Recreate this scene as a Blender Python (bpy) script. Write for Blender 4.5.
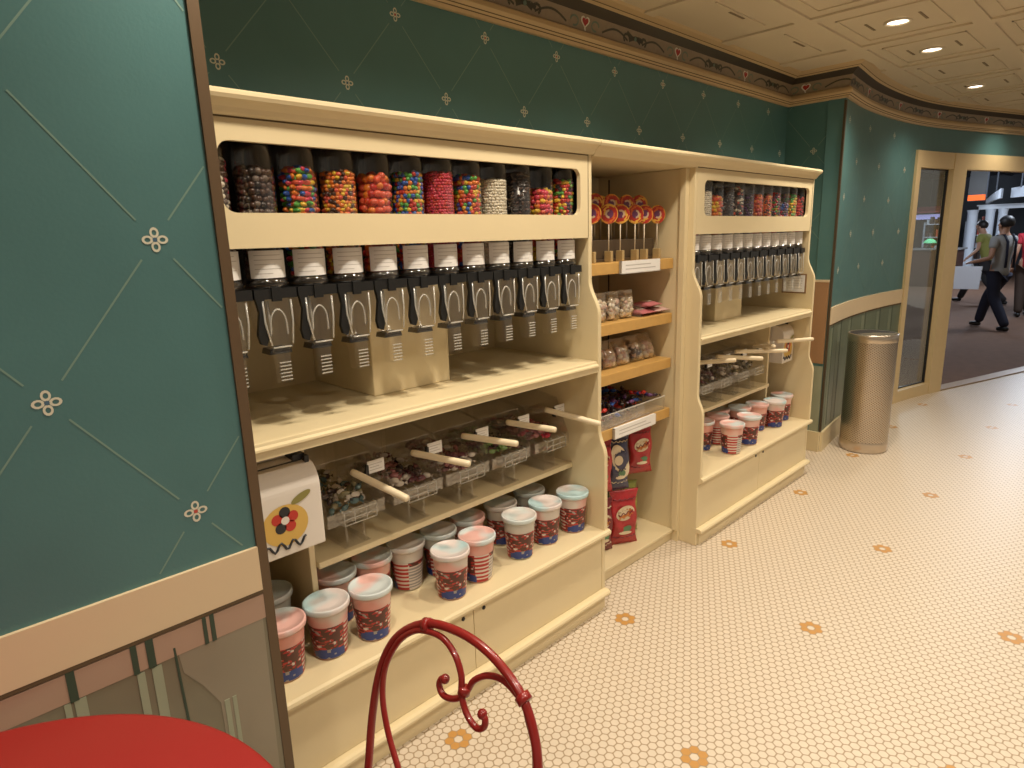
import bpy, math, random
from mathutils import Vector, Matrix
from math import sin, cos, pi, sqrt, radians
for o in list(bpy.data.objects): bpy.data.objects.remove(o, do_unlink=True)
S = bpy.context.scene
COL = S.collection
random.seed(7)

# ------------------------------------------------------------------ camera
CR = ((0.71237175, -0.17596009, 0.67938541), (-0.70114074, -0.13641786, 0.6998513), (-0.0304656, -0.97489908, -0.22055301))
cd = bpy.data.cameras.new('camera'); cam = bpy.data.objects.new('camera', cd); COL.objects.link(cam)
cd.sensor_width = 36; cd.lens = 637.07 / 1024 * 36; cd.clip_start = 0.02; cd.clip_end = 200
mw = Matrix.Identity(4)
for r in range(3):
    mw[r][0] = CR[r][0]; mw[r][1] = -CR[r][1]; mw[r][2] = -CR[r][2]
mw[2][3] = 1.5
cam.matrix_world = mw
S.camera = cam

# ------------------------------------------------------------------ colour management, world
S.view_settings.view_transform = 'Standard'; S.view_settings.look = 'None'
S.view_settings.exposure = 0.0; S.view_settings.gamma = 1.0; S.view_settings.use_curve_mapping = False
W = bpy.data.worlds.new('world'); S.world = W; W.use_nodes = True
WORLD_COL = (1.0, 0.88, 0.72); WORLD_STR = 0.29
W.node_tree.nodes['Background'].inputs[0].default_value = (*WORLD_COL, 1)
W.node_tree.nodes['Background'].inputs[1].default_value = WORLD_STR
S.cycles.transparent_max_bounces = 32

# ------------------------------------------------------------------ lamps of the room (downlights above the aisle)
LAMP_COL = (1.0, 0.885, 0.71)
CEIL = 2.47
SPOT_W = 54
def spot(x, y, w, z=CEIL - 0.03, size=136, blend=1.0, col=LAMP_COL, rad=0.05):
    l = bpy.data.lights.new('downlight_lamp', 'SPOT'); l.energy = w; l.color = col
    l.spot_size = radians(size); l.spot_blend = blend; l.shadow_soft_size = rad
    o = bpy.data.objects.new('downlight_lamp', l); o.location = (x, y, z); COL.objects.link(o)
    return o
LIGHTS_SEEN = [(3.71, 1.08), (4.42, 1.10), (5.81, 1.15), (7.20, 0.98)]
for (x, y), k in zip(LIGHTS_SEEN, (1, 1, 0.55, 0.40)): spot(x, y, SPOT_W * k)
for x, y in [(2.27, 1.06), (1.45, 1.06), (0.60, 1.0)]: spot(x, y, SPOT_W)
for x, y in [(-0.6, 0.1), (0.7, -0.1), (2.2, -0.1), (3.7, -0.1), (5.1, -0.1), (1.4, -1.3), (3.7, -1.3)]: spot(x, y, SPOT_W * 1.15)
for x, y, z, w in [(10.2, 2.8, 2.6, 45), (12.2, 1.2, 2.7, 150), (17.2, 4.8, 2.7, 210), (18.5, 2.0, 2.7, 210)]:      # unseen cool point lights, added to brighten the hall and its people
    l = bpy.data.lights.new('hall_fill_light', 'POINT'); l.energy = w; l.color = (0.80, 0.88, 1.0); l.shadow_soft_size = 0.25
    o = bpy.data.objects.new('hall_fill_light', l); o.location = (x, y, z); COL.objects.link(o)

# ------------------------------------------------------------------ materials
def lin(c):
    if isinstance(c, str):
        c = c.lstrip('#'); c = [int(c[i:i + 2], 16) / 255 for i in (0, 2, 4)]
        return tuple(v / 12.92 if v <= 0.04045 else ((v + 0.055) / 1.055) ** 2.4 for v in c)
    return tuple(c)
MATS = {}
def mat(name, c, rough=0.5, metal=0.0, spec=0.5, noise=0.0, nscale=20, bump=0.0, bscale=80, coat=0.0):
    if name in MATS: return MATS[name]
    m = bpy.data.materials.new(name); m.use_nodes = True; nt = m.node_tree; b = nt.nodes['Principled BSDF']
    c = lin(c)
    b.inputs['Base Color'].default_value = (*c, 1); b.inputs['Roughness'].default_value = rough
    b.inputs['Metallic'].default_value = metal; b.inputs['Specular IOR Level'].default_value = spec
    b.inputs['Coat Weight'].default_value = coat
    tc = nt.nodes.new('ShaderNodeTexCoord')
    if noise > 0:
        n = nt.nodes.new('ShaderNodeTexNoise'); n.inputs['Scale'].default_value = nscale; n.inputs['Detail'].default_value = 4
        nt.links.new(tc.outputs['Object'], n.inputs['Vector'])
        mx = nt.nodes.new('ShaderNodeMix'); mx.data_type = 'RGBA'
        mx.inputs['A'].default_value = (*[v * (1 - noise) for v in c], 1); mx.inputs['B'].default_value = (*[min(1, v * (1 + noise)) for v in c], 1)
        nt.links.new(n.outputs['Fac'], mx.inputs['Factor']); nt.links.new(mx.outputs['Result'], b.inputs['Base Color'])
    if bump > 0:
        n2 = nt.nodes.new('ShaderNodeTexNoise'); n2.inputs['Scale'].default_value = bscale
        nt.links.new(tc.outputs['Object'], n2.inputs['Vector'])
        bp = nt.nodes.new('ShaderNodeBump'); bp.inputs['Strength'].default_value = bump; bp.inputs['Distance'].default_value = 0.01
        nt.links.new(n2.outputs['Fac'], bp.inputs['Height']); nt.links.new(bp.outputs['Normal'], b.inputs['Normal'])
    MATS[name] = m; return m
def emit(name, c, s):
    if name in MATS: return MATS[name]
    m = bpy.data.materials.new(name); m.use_nodes = True; b = m.node_tree.nodes['Principled BSDF']
    b.inputs['Base Color'].default_value = (*lin(c), 1); b.inputs['Emission Color'].default_value = (*lin(c), 1); b.inputs['Emission Strength'].default_value = s
    MATS[name] = m; return m
def clear(name, tint=(0.93, 0.92, 0.9), gloss=0.5, rough=0.08, frost=0.0, frostc=(0.8, 0.8, 0.8)):
    if name in MATS: return MATS[name]
    m = bpy.data.materials.new(name); m.use_nodes = True; nt = m.node_tree; nt.nodes.clear()
    out = nt.nodes.new('ShaderNodeOutputMaterial'); t = nt.nodes.new('ShaderNodeBsdfTransparent'); t.inputs[0].default_value = (*tint, 1)
    g = nt.nodes.new('ShaderNodeBsdfGlossy'); g.inputs['Roughness'].default_value = rough; g.inputs['Color'].default_value = (1, 1, 1, 1)
    lw = nt.nodes.new('ShaderNodeLayerWeight'); lw.inputs['Blend'].default_value = 0.35
    mu = nt.nodes.new('ShaderNodeMath'); mu.operation = 'MULTIPLY'; mu.inputs[1].default_value = gloss
    nt.links.new(lw.outputs['Facing'], mu.inputs[0])
    ad = nt.nodes.new('ShaderNodeMath'); ad.operation = 'ADD'; ad.inputs[1].default_value = 0.04; nt.links.new(mu.outputs[0], ad.inputs[0])
    mx = nt.nodes.new('ShaderNodeMixShader'); nt.links.new(ad.outputs[0], mx.inputs[0]); nt.links.new(t.outputs[0], mx.inputs[1]); nt.links.new(g.outputs[0], mx.inputs[2])
    last = mx
    if frost > 0:
        d = nt.nodes.new('ShaderNodeBsdfDiffuse'); d.inputs[0].default_value = (*frostc, 1)
        m2 = nt.nodes.new('ShaderNodeMixShader'); m2.inputs[0].default_value = frost
        nt.links.new(mx.outputs[0], m2.inputs[1]); nt.links.new(d.outputs[0], m2.inputs[2]); last = m2
    nt.links.new(last.outputs[0], out.inputs[0]); MATS[name] = m; return m

CREAM = mat('cream_paint', (0.72, 0.60, 0.375), 0.42, noise=0.03, nscale=6, bump=0.04, bscale=25)
CREAM_SEAM = mat('shadow_gap', (0.12, 0.08, 0.04), 0.8)
BEIGE = mat('beige_trim', (0.66, 0.52, 0.34), 0.5, noise=0.04, nscale=4)
TEAL = mat('teal_wallpaper', (0.072, 0.176, 0.180), 0.38, noise=0.12, nscale=5, bump=0.025, bscale=150)
PATT = mat('pattern_line', (0.17, 0.28, 0.235), 0.5)
PETAL = mat('pattern_petal', (0.62, 0.61, 0.49), 0.5)
PETALC = mat('pattern_centre_red', (0.45, 0.07, 0.05), 0.5)
PETALB = mat('pattern_centre_blue', (0.06, 0.13, 0.20), 0.5)
BROWN = mat('brown_corner_guard', (0.11, 0.068, 0.034), 0.45)
BLACK = mat('black_plastic', (0.012, 0.012, 0.012), 0.35)
DARKBOARD_HOLE = mat('dark_board_and_hole', (0.02, 0.016, 0.013), 0.7)
WHITE = mat('white_card', (0.80, 0.78, 0.76), 0.55)
PRINT = mat('grey_print', (0.48, 0.45, 0.43), 0.6)
CLEAR = clear('clear_plastic')
ACRYL = clear('clear_acrylic', (0.965, 0.96, 0.95), 0.32, 0.06, 0.035, (0.85, 0.82, 0.78))
FROST = clear('clear_chute_plastic', (0.99, 0.985, 0.98), 0.22, 0.12, 0.02, (0.85, 0.8, 0.74))
RIB = clear('ribbed_plastic', (0.85, 0.85, 0.82), 0.8, 0.15, 0.35, (0.9, 0.88, 0.82))
GLASS = clear('window_glass', (0.82, 0.86, 0.85), 0.35, 0.02, 0.02, (0.4, 0.5, 0.5))
WOOD = mat('golden_wood', (0.56, 0.33, 0.10), 0.4, noise=0.12, nscale=30)
STEEL = mat('brushed_steel', (0.62, 0.54, 0.45), 0.32, metal=1.0, noise=0.08, nscale=14)
RED = mat('red_enamel', (0.235, 0.012, 0.010), 0.28, spec=0.5, coat=0.3)
REDTOP = mat('red_table_top', (0.30, 0.014, 0.012), 0.42, noise=0.05, nscale=3)

# ------------------------------------------------------------------ mesh builder
ICO = None
def ico(sub):
    t = (1 + sqrt(5)) / 2
    v = [(-1, t, 0), (1, t, 0), (-1, -t, 0), (1, -t, 0), (0, -1, t), (0, 1, t), (0, -1, -t), (0, 1, -t), (t, 0, -1), (t, 0, 1), (-t, 0, -1), (-t, 0, 1)]
    v = [Vector(p).normalized() for p in v]
    f = [(0, 11, 5), (0, 5, 1), (0, 1, 7), (0, 7, 10), (0, 10, 11), (1, 5, 9), (5, 11, 4), (11, 10, 2), (10, 7, 6), (7, 1, 8), (3, 9, 4), (3, 4, 2), (3, 2, 6), (3, 6, 8), (3, 8, 9), (4, 9, 5), (2, 4, 11), (6, 2, 10), (8, 6, 7), (9, 8, 1)]
    for _ in range(sub):
        cache = {}; nf = []
        def mid(a, b):
            k = (min(a, b), max(a, b))
            if k not in cache:
                v.append(((v[a] + v[b]) / 2).normalized()); cache[k] = len(v) - 1
            return cache[k]
        for a, b, c in f:
            ab, bc, ca = mid(a, b), mid(b, c), mid(c, a)
            nf += [(a, ab, ca), (b, bc, ab), (c, ca, bc), (ab, bc, ca)]
        f = nf
    return v, f
ICOS = {0: ico(0), 1: ico(1), 2: ico(2)}
class MB:
    def __init__(s): s.v = []; s.f = []; s.m = []; s.sm = []; s.mats = []
    def mi(s, m):
        if m not in s.mats: s.mats.append(m)
        return s.mats.index(m)
    def add(s, vs, fs, m, smooth=False):
        o = len(s.v); s.v += [tuple(p) for p in vs]; k = s.mi(m)
        for f in fs: s.f.append(tuple(i + o for i in f)); s.m.append(k); s.sm.append(smooth)
        return s
    def box(s, x0, x1, y0, y1, z0, z1, m):
        vs = [(x, y, z) for z in (z0, z1) for y in (y0, y1) for x in (x0, x1)]
        return s.add(vs, [(0, 2, 3, 1), (4, 5, 7, 6), (0, 1, 5, 4), (2, 6, 7, 3), (0, 4, 6, 2), (1, 3, 7, 5)], m)
    def prism(s, pts, axis, a0, a1, m, smooth=False):
        """pts: 2-D outline; axis 'x' -> (y,z), 'y' -> (x,z), 'z' -> (x,y)"""
        n = len(pts)
        def P(p, a): return (a, p[0], p[1]) if axis == 'x' else (p[0], a, p[1]) if axis == 'y' else (p[0], p[1], a)
        vs = [P(p, a0) for p in pts] + [P(p, a1) for p in pts]
        s.add(vs, [tuple(range(n))[::-1], tuple(range(n, 2 * n))], m)
        o = len(s.v) - 2 * n; k = s.mi(m)
        for i in range(n):
            j = (i + 1) % n; s.f.append((o + i, o + j, o + n + j, o + n + i)); s.m.append(k); s.sm.append(smooth)
        return s
    def lathe(s, prof, m, c=(0, 0, 0), n=32, a0=0, a1=2 * pi, caps=False, smooth=True, mx=None):
        full = abs(a1 - a0 - 2 * pi) < 1e-6; k = n if full else n + 1; vs = []
        for r, z in prof:
            for i in range(k):
                a = a0 + (a1 - a0) * i / n
                p = Vector((r * cos(a), r * sin(a), z))
                if mx is not None: p = mx @ p
                vs.append((p[0] + c[0], p[1] + c[1], p[2] + c[2]))
        fs = []
        for j in range(len(prof) - 1):
            for i in range(n):
                i2 = (i + 1) % k; fs.append((j * k + i, j * k + i2, (j + 1) * k + i2, (j + 1) * k + i))
        if caps: fs += [tuple(range(k))[::-1], tuple(range((len(prof) - 1) * k, len(prof) * k))]
        return s.add(vs, fs, m, smooth)
    def tube(s, path, r, m, n=10, caps=True, smooth=True):
        P = [Vector(p) for p in path]; rs = r if isinstance(r, (list, tuple)) else [r] * len(P); vs = []
        T0 = (P[1] - P[0]).normalized(); up = Vector((0, 0, 1)) if abs(T0.z) < 0.9 else Vector((1, 0, 0)); N = T0.cross(up).normalized()
        for i, p in enumerate(P):
            T = (P[min(i + 1, len(P) - 1)] - P[max(i - 1, 0)]).normalized()
            N = (N - T * N.dot(T)).normalized(); B = T.cross(N)
            for k in range(n):
                a = 2 * pi * k / n; vs.append(p + (N * cos(a) + B * sin(a)) * rs[i])
        fs = [(i * n + k, i * n + (k + 1) % n, (i + 1) * n + (k + 1) % n, (i + 1) * n + k) for i in range(len(P) - 1) for k in range(n)]
        if caps: fs += [tuple(range(n))[::-1], tuple(range((len(P) - 1) * n, len(P) * n))]
        return s.add(vs, fs, m, smooth)
    def ball(s, c, r, m, sub=1, sc=(1, 1, 1), rot=None):
        v, f = ICOS[sub]; vs = []
        for p in v:
            q = Vector((p.x * sc[0] * r, p.y * sc[1] * r, p.z * sc[2] * r))
            if rot: q = rot @ q
            vs.append(q + Vector(c))
        return s.add(vs, f, m, True)
    def quad(s, a, b, c, d, m): return s.add([a, b, c, d], [(0, 1, 2, 3)], m)
    def xf(s, mx):
        s.v = [tuple(mx @ Vector(p)) for p in s.v]; return s
    def mesh(s, name):
        me = bpy.data.meshes.new(name); me.from_pydata(s.v, [], s.f)
        for m in s.mats: me.materials.append(m)
        me.polygons.foreach_set('material_index', s.m); me.polygons.foreach_set('use_smooth', s.sm); me.update()
        return me
    def build(s, name, parent=None, bevel=0, loc=None):
        o = bpy.data.objects.new(name, s.mesh(name)); COL.objects.link(o)
        if parent is not None: o.parent = parent
        if loc: o.location = loc
        if bevel:
            b = o.modifiers.new('bevel', 'BEVEL'); b.width = bevel; b.segments = 2; b.limit_method = 'ANGLE'; b.angle_limit = radians(50)
        return o
def thing(name, label, cat, loc=(0, 0, 0), rz=0, group=None):
    o = bpy.data.objects.new(name, None); COL.objects.link(o); o.location = loc; o.rotation_euler = (0, 0, rz)
    o.empty_display_size = 0.05
    o['label'] = label; o['category'] = cat
    if group: o['group'] = group
    return o
def tag(o, label=None, cat=None, group=None, kind=None):
    if label: o['label'] = label
    if cat: o['category'] = cat
    if group: o['group'] = group
    if kind: o['kind'] = kind
    return o
def copy_tree(o, parent=None):
    c = o.copy(); COL.objects.link(c)
    if parent is not None: c.parent = parent
    for ch in list(o.children): copy_tree(ch, c)
    return c
def rring(cx, cz, hw, hz, r, n=6):
    pts = []
    for sx, sz, a in ((1, 1, 0), (-1, 1, pi / 2), (-1, -1, pi), (1, -1, 3 * pi / 2)):
        for i in range(n + 1):
            t = a + (pi / 2) * i / n; pts.append((cx + sx * (hw - r) + r * cos(t), cz + sz * (hz - r) + r * sin(t)))
    return pts
def catmull(pts, n=8):
    P = [Vector(p) for p in pts]; out = []
    for i in range(len(P) - 1):
        a, b, c, d = P[max(i - 1, 0)], P[i], P[i + 1], P[min(i + 2, len(P) - 1)]
        for k in range(n):
            t = k / n; out.append(0.5 * ((2 * b) + (c - a) * t + (2 * a - 5 * b + 4 * c - d) * t * t + (3 * b - a - 3 * c + d) * t ** 3))
    out.append(P[-1]); return out

# ================================================================== THE SETTING
YL, XL = 1.24, 0.476                 # left wall plane and its end
YB = 1.905                           # soffit wall above the cabinets
XR, YR = 4.45, 1.545                 # corner of the right wall
# ---- floor with hexagon mosaic
PITCH = 0.02795
FX0, FY0 = 1.027, 1.345
fm = bpy.data.materials.new('hexagon_mosaic'); fm.use_nodes = True; nt = fm.node_tree; bs = nt.nodes['Principled BSDF']
def nn(t, **k):
    n = nt.nodes.new(t)
    for a, v in k.items(): setattr(n, a, v)
    return n
tc = nn('ShaderNodeTexCoord')
mp = nn('ShaderNodeMapping'); mp.vector_type = 'POINT'
# hexagons with neighbours along world Y: swap axes by rotating 90 degrees
mp.inputs['Location'].default_value = (0, 0, 0); mp.inputs['Rotation'].default_value = (0, 0, pi / 2); mp.inputs['Scale'].default_value = (1 / PITCH,) * 3
sub0 = nn('ShaderNodeVectorMath', operation='SUBTRACT'); sub0.inputs[1].default_value = (FX0, FY0, 0)
nt.links.new(tc.outputs['Object'], sub0.inputs[0]); nt.links.new(sub0.outputs[0], mp.inputs['Vector'])
SV = (1.0, sqrt(3), 1.0)
def wrapv(shift):
    a = nn('ShaderNodeVectorMath', operation='ADD'); a.inputs[1].default_value = shift; nt.links.new(mp.outputs[0], a.inputs[0])
    d = nn('ShaderNodeVectorMath', operation='DIVIDE'); d.inputs[1].default_value = SV; nt.links.new(a.outputs[0], d.inputs[0])
    f = nn('ShaderNodeVectorMath', operation='FRACTION'); nt.links.new(d.outputs[0], f.inputs[0])
    m = nn('ShaderNodeVectorMath', operation='MULTIPLY'); m.inputs[1].default_value = SV; nt.links.new(f.outputs[0], m.inputs[0])
    s = nn('ShaderNodeVectorMath', operation='SUBTRACT'); s.inputs[1].default_value = (0.5, sqrt(3) / 2, 0); nt.links.new(m.outputs[0], s.inputs[0])
    k = nn('ShaderNodeVectorMath', operation='MULTIPLY'); k.inputs[1].default_value = (1, 1, 0); nt.links.new(s.outputs[0], k.inputs[0])
    l = nn('ShaderNodeVectorMath', operation='LENGTH'); nt.links.new(k.outputs[0], l.inputs[0])
    return k, l
kA, lA = wrapv((0.5, sqrt(3) / 2, 0)); kB, lB = wrapv((0, 0, 0))
cmp_ = nn('ShaderNodeMath', operation='LESS_THAN'); nt.links.new(lA.outputs['Value'], cmp_.inputs[0]); nt.links.new(lB.outputs['Value'], cmp_.inputs[1])
mxv = nn('ShaderNodeMix'); mxv.data_type = 'VECTOR'
nt.links.new(cmp_.outputs[0], mxv.inputs['Factor'])
va = [i for i in mxv.inputs if i.type == 'VECTOR' and i.name in ('A', 'B')]
nt.links.new(kB.outputs[0], va[0]); nt.links.new(kA.outputs[0], va[1])
vo = [o for o in mxv.outputs if o.type == 'VECTOR'][0]
ab = nn('ShaderNodeVectorMath', operation='ABSOLUTE'); nt.links.new(vo, ab.inputs[0])
dt = nn('ShaderNodeVectorMath', operation='DOT_PRODUCT'); dt.inputs[1].default_value = (0.5, sqrt(3) / 2, 0); nt.links.new(ab.outputs[0], dt.inputs[0])
sx = nn('ShaderNodeSeparateXYZ'); nt.links.new(ab.outputs[0], sx.inputs[0])
mxm = nn('ShaderNodeMath', operation='MAXIMUM'); nt.links.new(dt.outputs['Value'], mxm.inputs[0]); nt.links.new(sx.outputs[0], mxm.inputs[1])
ln = nn('ShaderNodeVectorMath', operation='LENGTH'); nt.links.new(vo, ln.inputs[0])
rnd = nn('ShaderNodeMath', operation='MULTIPLY'); rnd.inputs[1].default_value = 0.93; nt.links.new(ln.outputs['Value'], rnd.inputs[0])
mx2 = nn('ShaderNodeMath', operation='MAXIMUM'); nt.links.new(mxm.outputs[0], mx2.inputs[0]); nt.links.new(rnd.outputs[0], mx2.inputs[1])
rmp = nn('ShaderNodeMapRange'); rmp.inputs['From Min'].default_value = 0.40; rmp.inputs['From Max'].default_value = 0.468
nt.links.new(mx2.outputs[0], rmp.inputs['Value'])
nz = nn('ShaderNodeTexNoise'); nz.inputs['Scale'].default_value = 38; nt.links.new(tc.outputs['Object'], nz.inputs['Vector'])
tile = nn('ShaderNodeMix'); tile.data_type = 'RGBA'; tile.inputs['A'].default_value = (0.60, 0.52, 0.415, 1); tile.inputs['B'].default_value = (0.70, 0.60, 0.485, 1)
nt.links.new(nz.outputs['Fac'], tile.inputs['Factor'])
gm = nn('ShaderNodeMix'); gm.data_type = 'RGBA'; gm.inputs['B'].default_value = (0.35, 0.26, 0.165, 1)
nt.links.new(rmp.outputs['Result'], gm.inputs['Factor']); nt.links.new(tile.outputs['Result'], gm.inputs['A']); nt.links.new(gm.outputs['Result'], bs.inputs['Base Color'])
bs.inputs['Roughness'].default_value = 0.42; bs.inputs['Specular IOR Level'].default_value = 0.4
HEXO = mat('ochre_hexagon_tile', (0.52, 0.27, 0.075), 0.4)
HEXW = mat('ivory_hexagon_tile', (0.72, 0.63, 0.5), 0.4)
mb = MB()
mb.box(-4, 9.2, -6, 2.3, -0.05, 0, fm)
for row, (y, off) in enumerate([(FY0, 0), (FY0 - 20 * PITCH, 9 * 2 * PITCH * sqrt(3) / 2), (FY0 - 40 * PITCH, 0)]):
    for i in range(-2, 9):
        cx = FX0 + off + i * 36 * PITCH * sqrt(3) / 2
        if y > 1.3 and cx > 7.0: continue
        for k in range(6):
            a = pi / 6 + k * pi / 3; hx, hy = cx + PITCH * cos(a), y + PITCH * sin(a)
            ring = [(hx + PITCH * 0.545 * cos(b * pi / 3), hy + PITCH * 0.545 * sin(b * pi / 3)) for b in range(6)]
            mb.add([(px, py, 0.0006) for px, py in ring], [(0, 1, 2, 3, 4, 5)], HEXO)
floor = tag(mb.build('floor'), kind='structure')

# ---- wall pattern (diamond lattice of fine lines with four-petalled flowers)
def pattern(mb, f, s0, s1, z0, z1, so, zo, ds, dz, eps=0.0006, lw=0.0030, fr=0.020, seg=1):
    """f(s, z, eps) -> point on the wall"""
    ni0, ni1 = int((s0 - so) / ds) - 2, int((s1 - so) / ds) + 2
    nj0, nj1 = int((z0 - zo) / dz) - 2, int((z1 - zo) / dz) + 2
    for i in range(ni0, ni1 + 1):
        for j in range(nj0, nj1 + 1):
            if (i + j) % 2: continue
            s, z = so + i * ds, zo + j * dz
            for dj in (1, -1):
                a0, a1 = 0.13, 0.87; n = 14
                for k in range(n):
                    t0, t1 = a0 + (a1 - a0) * k / n, a0 + (a1 - a0) * (k + 1) / n
                    p, q = (s + ds * t0, z + dj * dz * t0), (s + ds * t1, z + dj * dz * t1)
                    if min(p[0], q[0]) < s0 or max(p[0], q[0]) > s1 or min(p[1], q[1]) < z0 or max(p[1], q[1]) > z1: continue
                    L = sqrt(ds * ds + dz * dz); nx, nz_ = -dj * dz / L * lw / 2, ds / L * lw / 2
                    mb.quad(f(p[0] + nx, p[1] + nz_, eps), f(q[0] + nx, q[1] + nz_, eps), f(q[0] - nx, q[1] - nz_, eps), f(p[0] - nx, p[1] - nz_, eps), PATT)
            if s - fr < s0 or s + fr > s1 or z - fr < z0 or z + fr > z1: continue
            for k in range(4):
                a = k * pi / 2; c0, c1 = cos(a), sin(a); R1, R2 = fr * 0.46, fr * 0.24; N = 12; vs = []
                for rr in (1, 0.0):
                    for q in range(N):
                        t = 2 * pi * q / N; u, w = fr * 0.60 + (R1 if rr else R2) * cos(t), (R1 * 0.8 if rr else R2 * 0.8) * sin(t)
                        vs.append(f(s + u * c0 - w * c1, z + u * c1 + w * c0, eps * 1.4))
                mb.add(vs, [(q, (q + 1) % N, N + (q + 1) % N, N + q) for q in range(N)], PETAL)
            mb.add([f(s + fr * 0.2 * cos(2 * pi * q / 8), z + fr * 0.2 * sin(2 * pi * q / 8), eps * 1.6) for q in range(8)], [tuple(range(8))], PETALC if (i // 1 + j // 2) % 2 else PETALB)

WAIN = mat('wainscot_panel', (0.20, 0.18, 0.125), 0.22, noise=0.22, nscale=2.2)
WAINP = mat('wainscot_pink_rail', (0.40, 0.265, 0.195), 0.35)
WAING = mat('wainscot_green_stripe', (0.30, 0.32, 0.23), 0.4)
WAIND = mat('wainscot_dark_green', (0.035, 0.06, 0.04), 0.4)
# ---- left wall (nearest, on the left of the picture)
mb = MB()
mb.box(-3.2, XL - 0.02, YL, YL + 0.10, 0, CEIL, TEAL)
pattern(mb, lambda s, z, e: (s, YL - e, z), -1.2, XL - 0.022, 0.905, 2.40, 0.353, 1.519, 0.195, 0.2525)
mb.box(-3.2, XL - 0.02, YL - 0.004, YL, 0, 0.795, WAIN)
mb.box(-3.2, XL - 0.02, YL - 0.0055, YL, 0.742, 0.796, WAINP)
for xs, wd in ((0.108, 0.013), (0.207, 0.010), (0.232, 0.013), (0.333, 0.007), (0.347, 0.008), (-0.06, 0.013), (-0.2, 0.012)):
    mb.box(xs, xs + wd, YL - 0.007, YL, 0.740, 0.798, WAIND)
for xs, w, zt in ((0.113, 0.018, 0.74), (0.098, 0.010, 0.74), (0.211, 0.013, 0.738), (0.236, 0.017, 0.738), (0.352, 0.010, 0.60), (0.368, 0.008, 0.60), (-0.06, 0.016, 0.74)):
    mb.box(xs, xs + w, YL - 0.006, YL, 0.1, zt, WAING)
mb.prism([(0.280, 0.775), (0.288, 0.70), (0.318, 0.655), (0.345, 0.60), (0.35, 0.1), (0.44, 0.1), (0.45, 0.78)], 'y', YL - 0.005, YL, mat('wainscot_drape', (0.26, 0.225, 0.165), 0.25, noise=0.1, nscale=4))
mb.prism([(0.276, 0.76), (0.280, 0.76), (0.300, 0.1), (0.294, 0.1)], 'y', YL - 0.0058, YL, WAIND)
w = tag(mb.build('wall_left'), kind='structure')
mb = MB(); mb.box(-3.2, XL - 0.02, YL - 0.008, YL, 0.807, 0.903, BEIGE); mb.box(-3.2, XL - 0.02, YL - 0.006, YL, 0.798, 0.807, CREAM_SEAM)
tag(mb.build('trim_1'), kind='structure')
mb = MB(); mb.box(XL - 0.02, XL, YL - 0.006, YL + 0.14, 0, CEIL, BROWN); tag(mb.build('trim_2'), kind='structure')

# ---- back wall above and behind the cabinets, with the return to the right wall
mb = MB()
mb.box(XL - 0.1, XR + 0.1, YB, YB + 0.30, 1.85, CEIL, TEAL)
pattern(mb, lambda s, z, e: (s, YB - e, z), 0.45, XR, 1.85, 2.30, 0.765, 2.0, 0.2, 0.235)
mb.box(XL - 0.1, XR + 0.1, 2.09, 2.2, 0, 1.85, CREAM)
tag(mb.build('wall_back'), kind='structure')
mb = MB()
mb.box(XR, XR + 0.02, YR + 0.002, YB, 0, CEIL, TEAL)
pattern(mb, lambda s, z, e: (XR - e, s, z), YR + 0.01, YB, 1.0, 2.30, 1.72, 2.0, 0.2, 0.235)
mb.box(XR - 0.012, XR, YR + 0.012, YB, 0.62, 1.165, mat('brown_board', (0.36, 0.20, 0.10), 0.5))
mb.box(XR - 0.016, XR, YR + 0.012, YB, 1.165, 1.18, BEIGE)
mb.box(XR - 0.008, XR, YR + 0.012, YB, 0.14, 0.60, WAING)
tag(mb.build('wall_return'), kind='structure')
mb = MB(); mb.box(XR - 0.007, XR + 0.007, YR - 0.007, YR + 0.007, 0.14, 2.28, mat('dark_corner_guard', (0.07, 0.05, 0.028), 0.5)); tag(mb.build('trim_3'), kind='structure')
mb = MB(); mb.box(XR - 0.02, XR - 0.0005, YR + 0.0, YB, 0, 0.14, CREAM); tag(mb.build('baseboard_return'), kind='structure')

# ---- right wall: a shallow curve with the glazed entrance
RP = catmull([(4.45, 1.545, 0), (5.0, 1.60, 0), (5.6, 1.605, 0), (6.16, 1.555, 0), (6.75, 1.42, 0), (7.5, 1.19, 0), (8.3, 0.95, 0), (9.3, 0.65, 0)], 10)
RS = [0.0]
for a, b in zip(RP, RP[1:]): RS.append(RS[-1] + (b - a).length)
def rpos(s, off=0.0, z=0.0):
    s = max(0, min(RS[-1] - 1e-6, s)); i = max(k for k in range(len(RS)) if RS[k] <= s); i = min(i, len(RP) - 2)
    t = (s - RS[i]) / (RS[i + 1] - RS[i]); p = RP[i].lerp(RP[i + 1], t)
    def nrm(k):
        d = (RP[min(k + 1, len(RP) - 1)] - RP[max(k - 1, 0)]).normalized(); return Vector((d.y, -d.x, 0))
    n = nrm(i).lerp(nrm(i + 1), t).normalized()
    return (p.x + n.x * off, p.y + n.y * off, z)
def s_at_x(x):
    for i in range(len(RP) - 1):
        if RP[i].x <= x <= RP[i + 1].x: return RS[i] + (RS[i + 1] - RS[i]) * (x - RP[i].x) / (RP[i + 1].x - RP[i].x)
def rslab(mb, s0, s1, z0, z1, o0, o1, m, n=None):
    n = n or max(1, int((s1 - s0) / 0.08)); vs = []
    for k in range(n + 1):
        s = s0 + (s1 - s0) * k / n
        vs += [rpos(s, o0, z0), rpos(s, o1, z0), rpos(s, o1, z1), rpos(s, o0, z1)]
    fs = [(0, 1, 2, 3), (n * 4 + 3, n * 4 + 2, n * 4 + 1, n * 4)]
    for k in range(n):
        for q in range(4):
            a, b = k * 4 + q, k * 4 + (q + 1) % 4; fs.append((a, a + 4, b + 4, b))
    mb.add(vs, fs, m)
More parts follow.
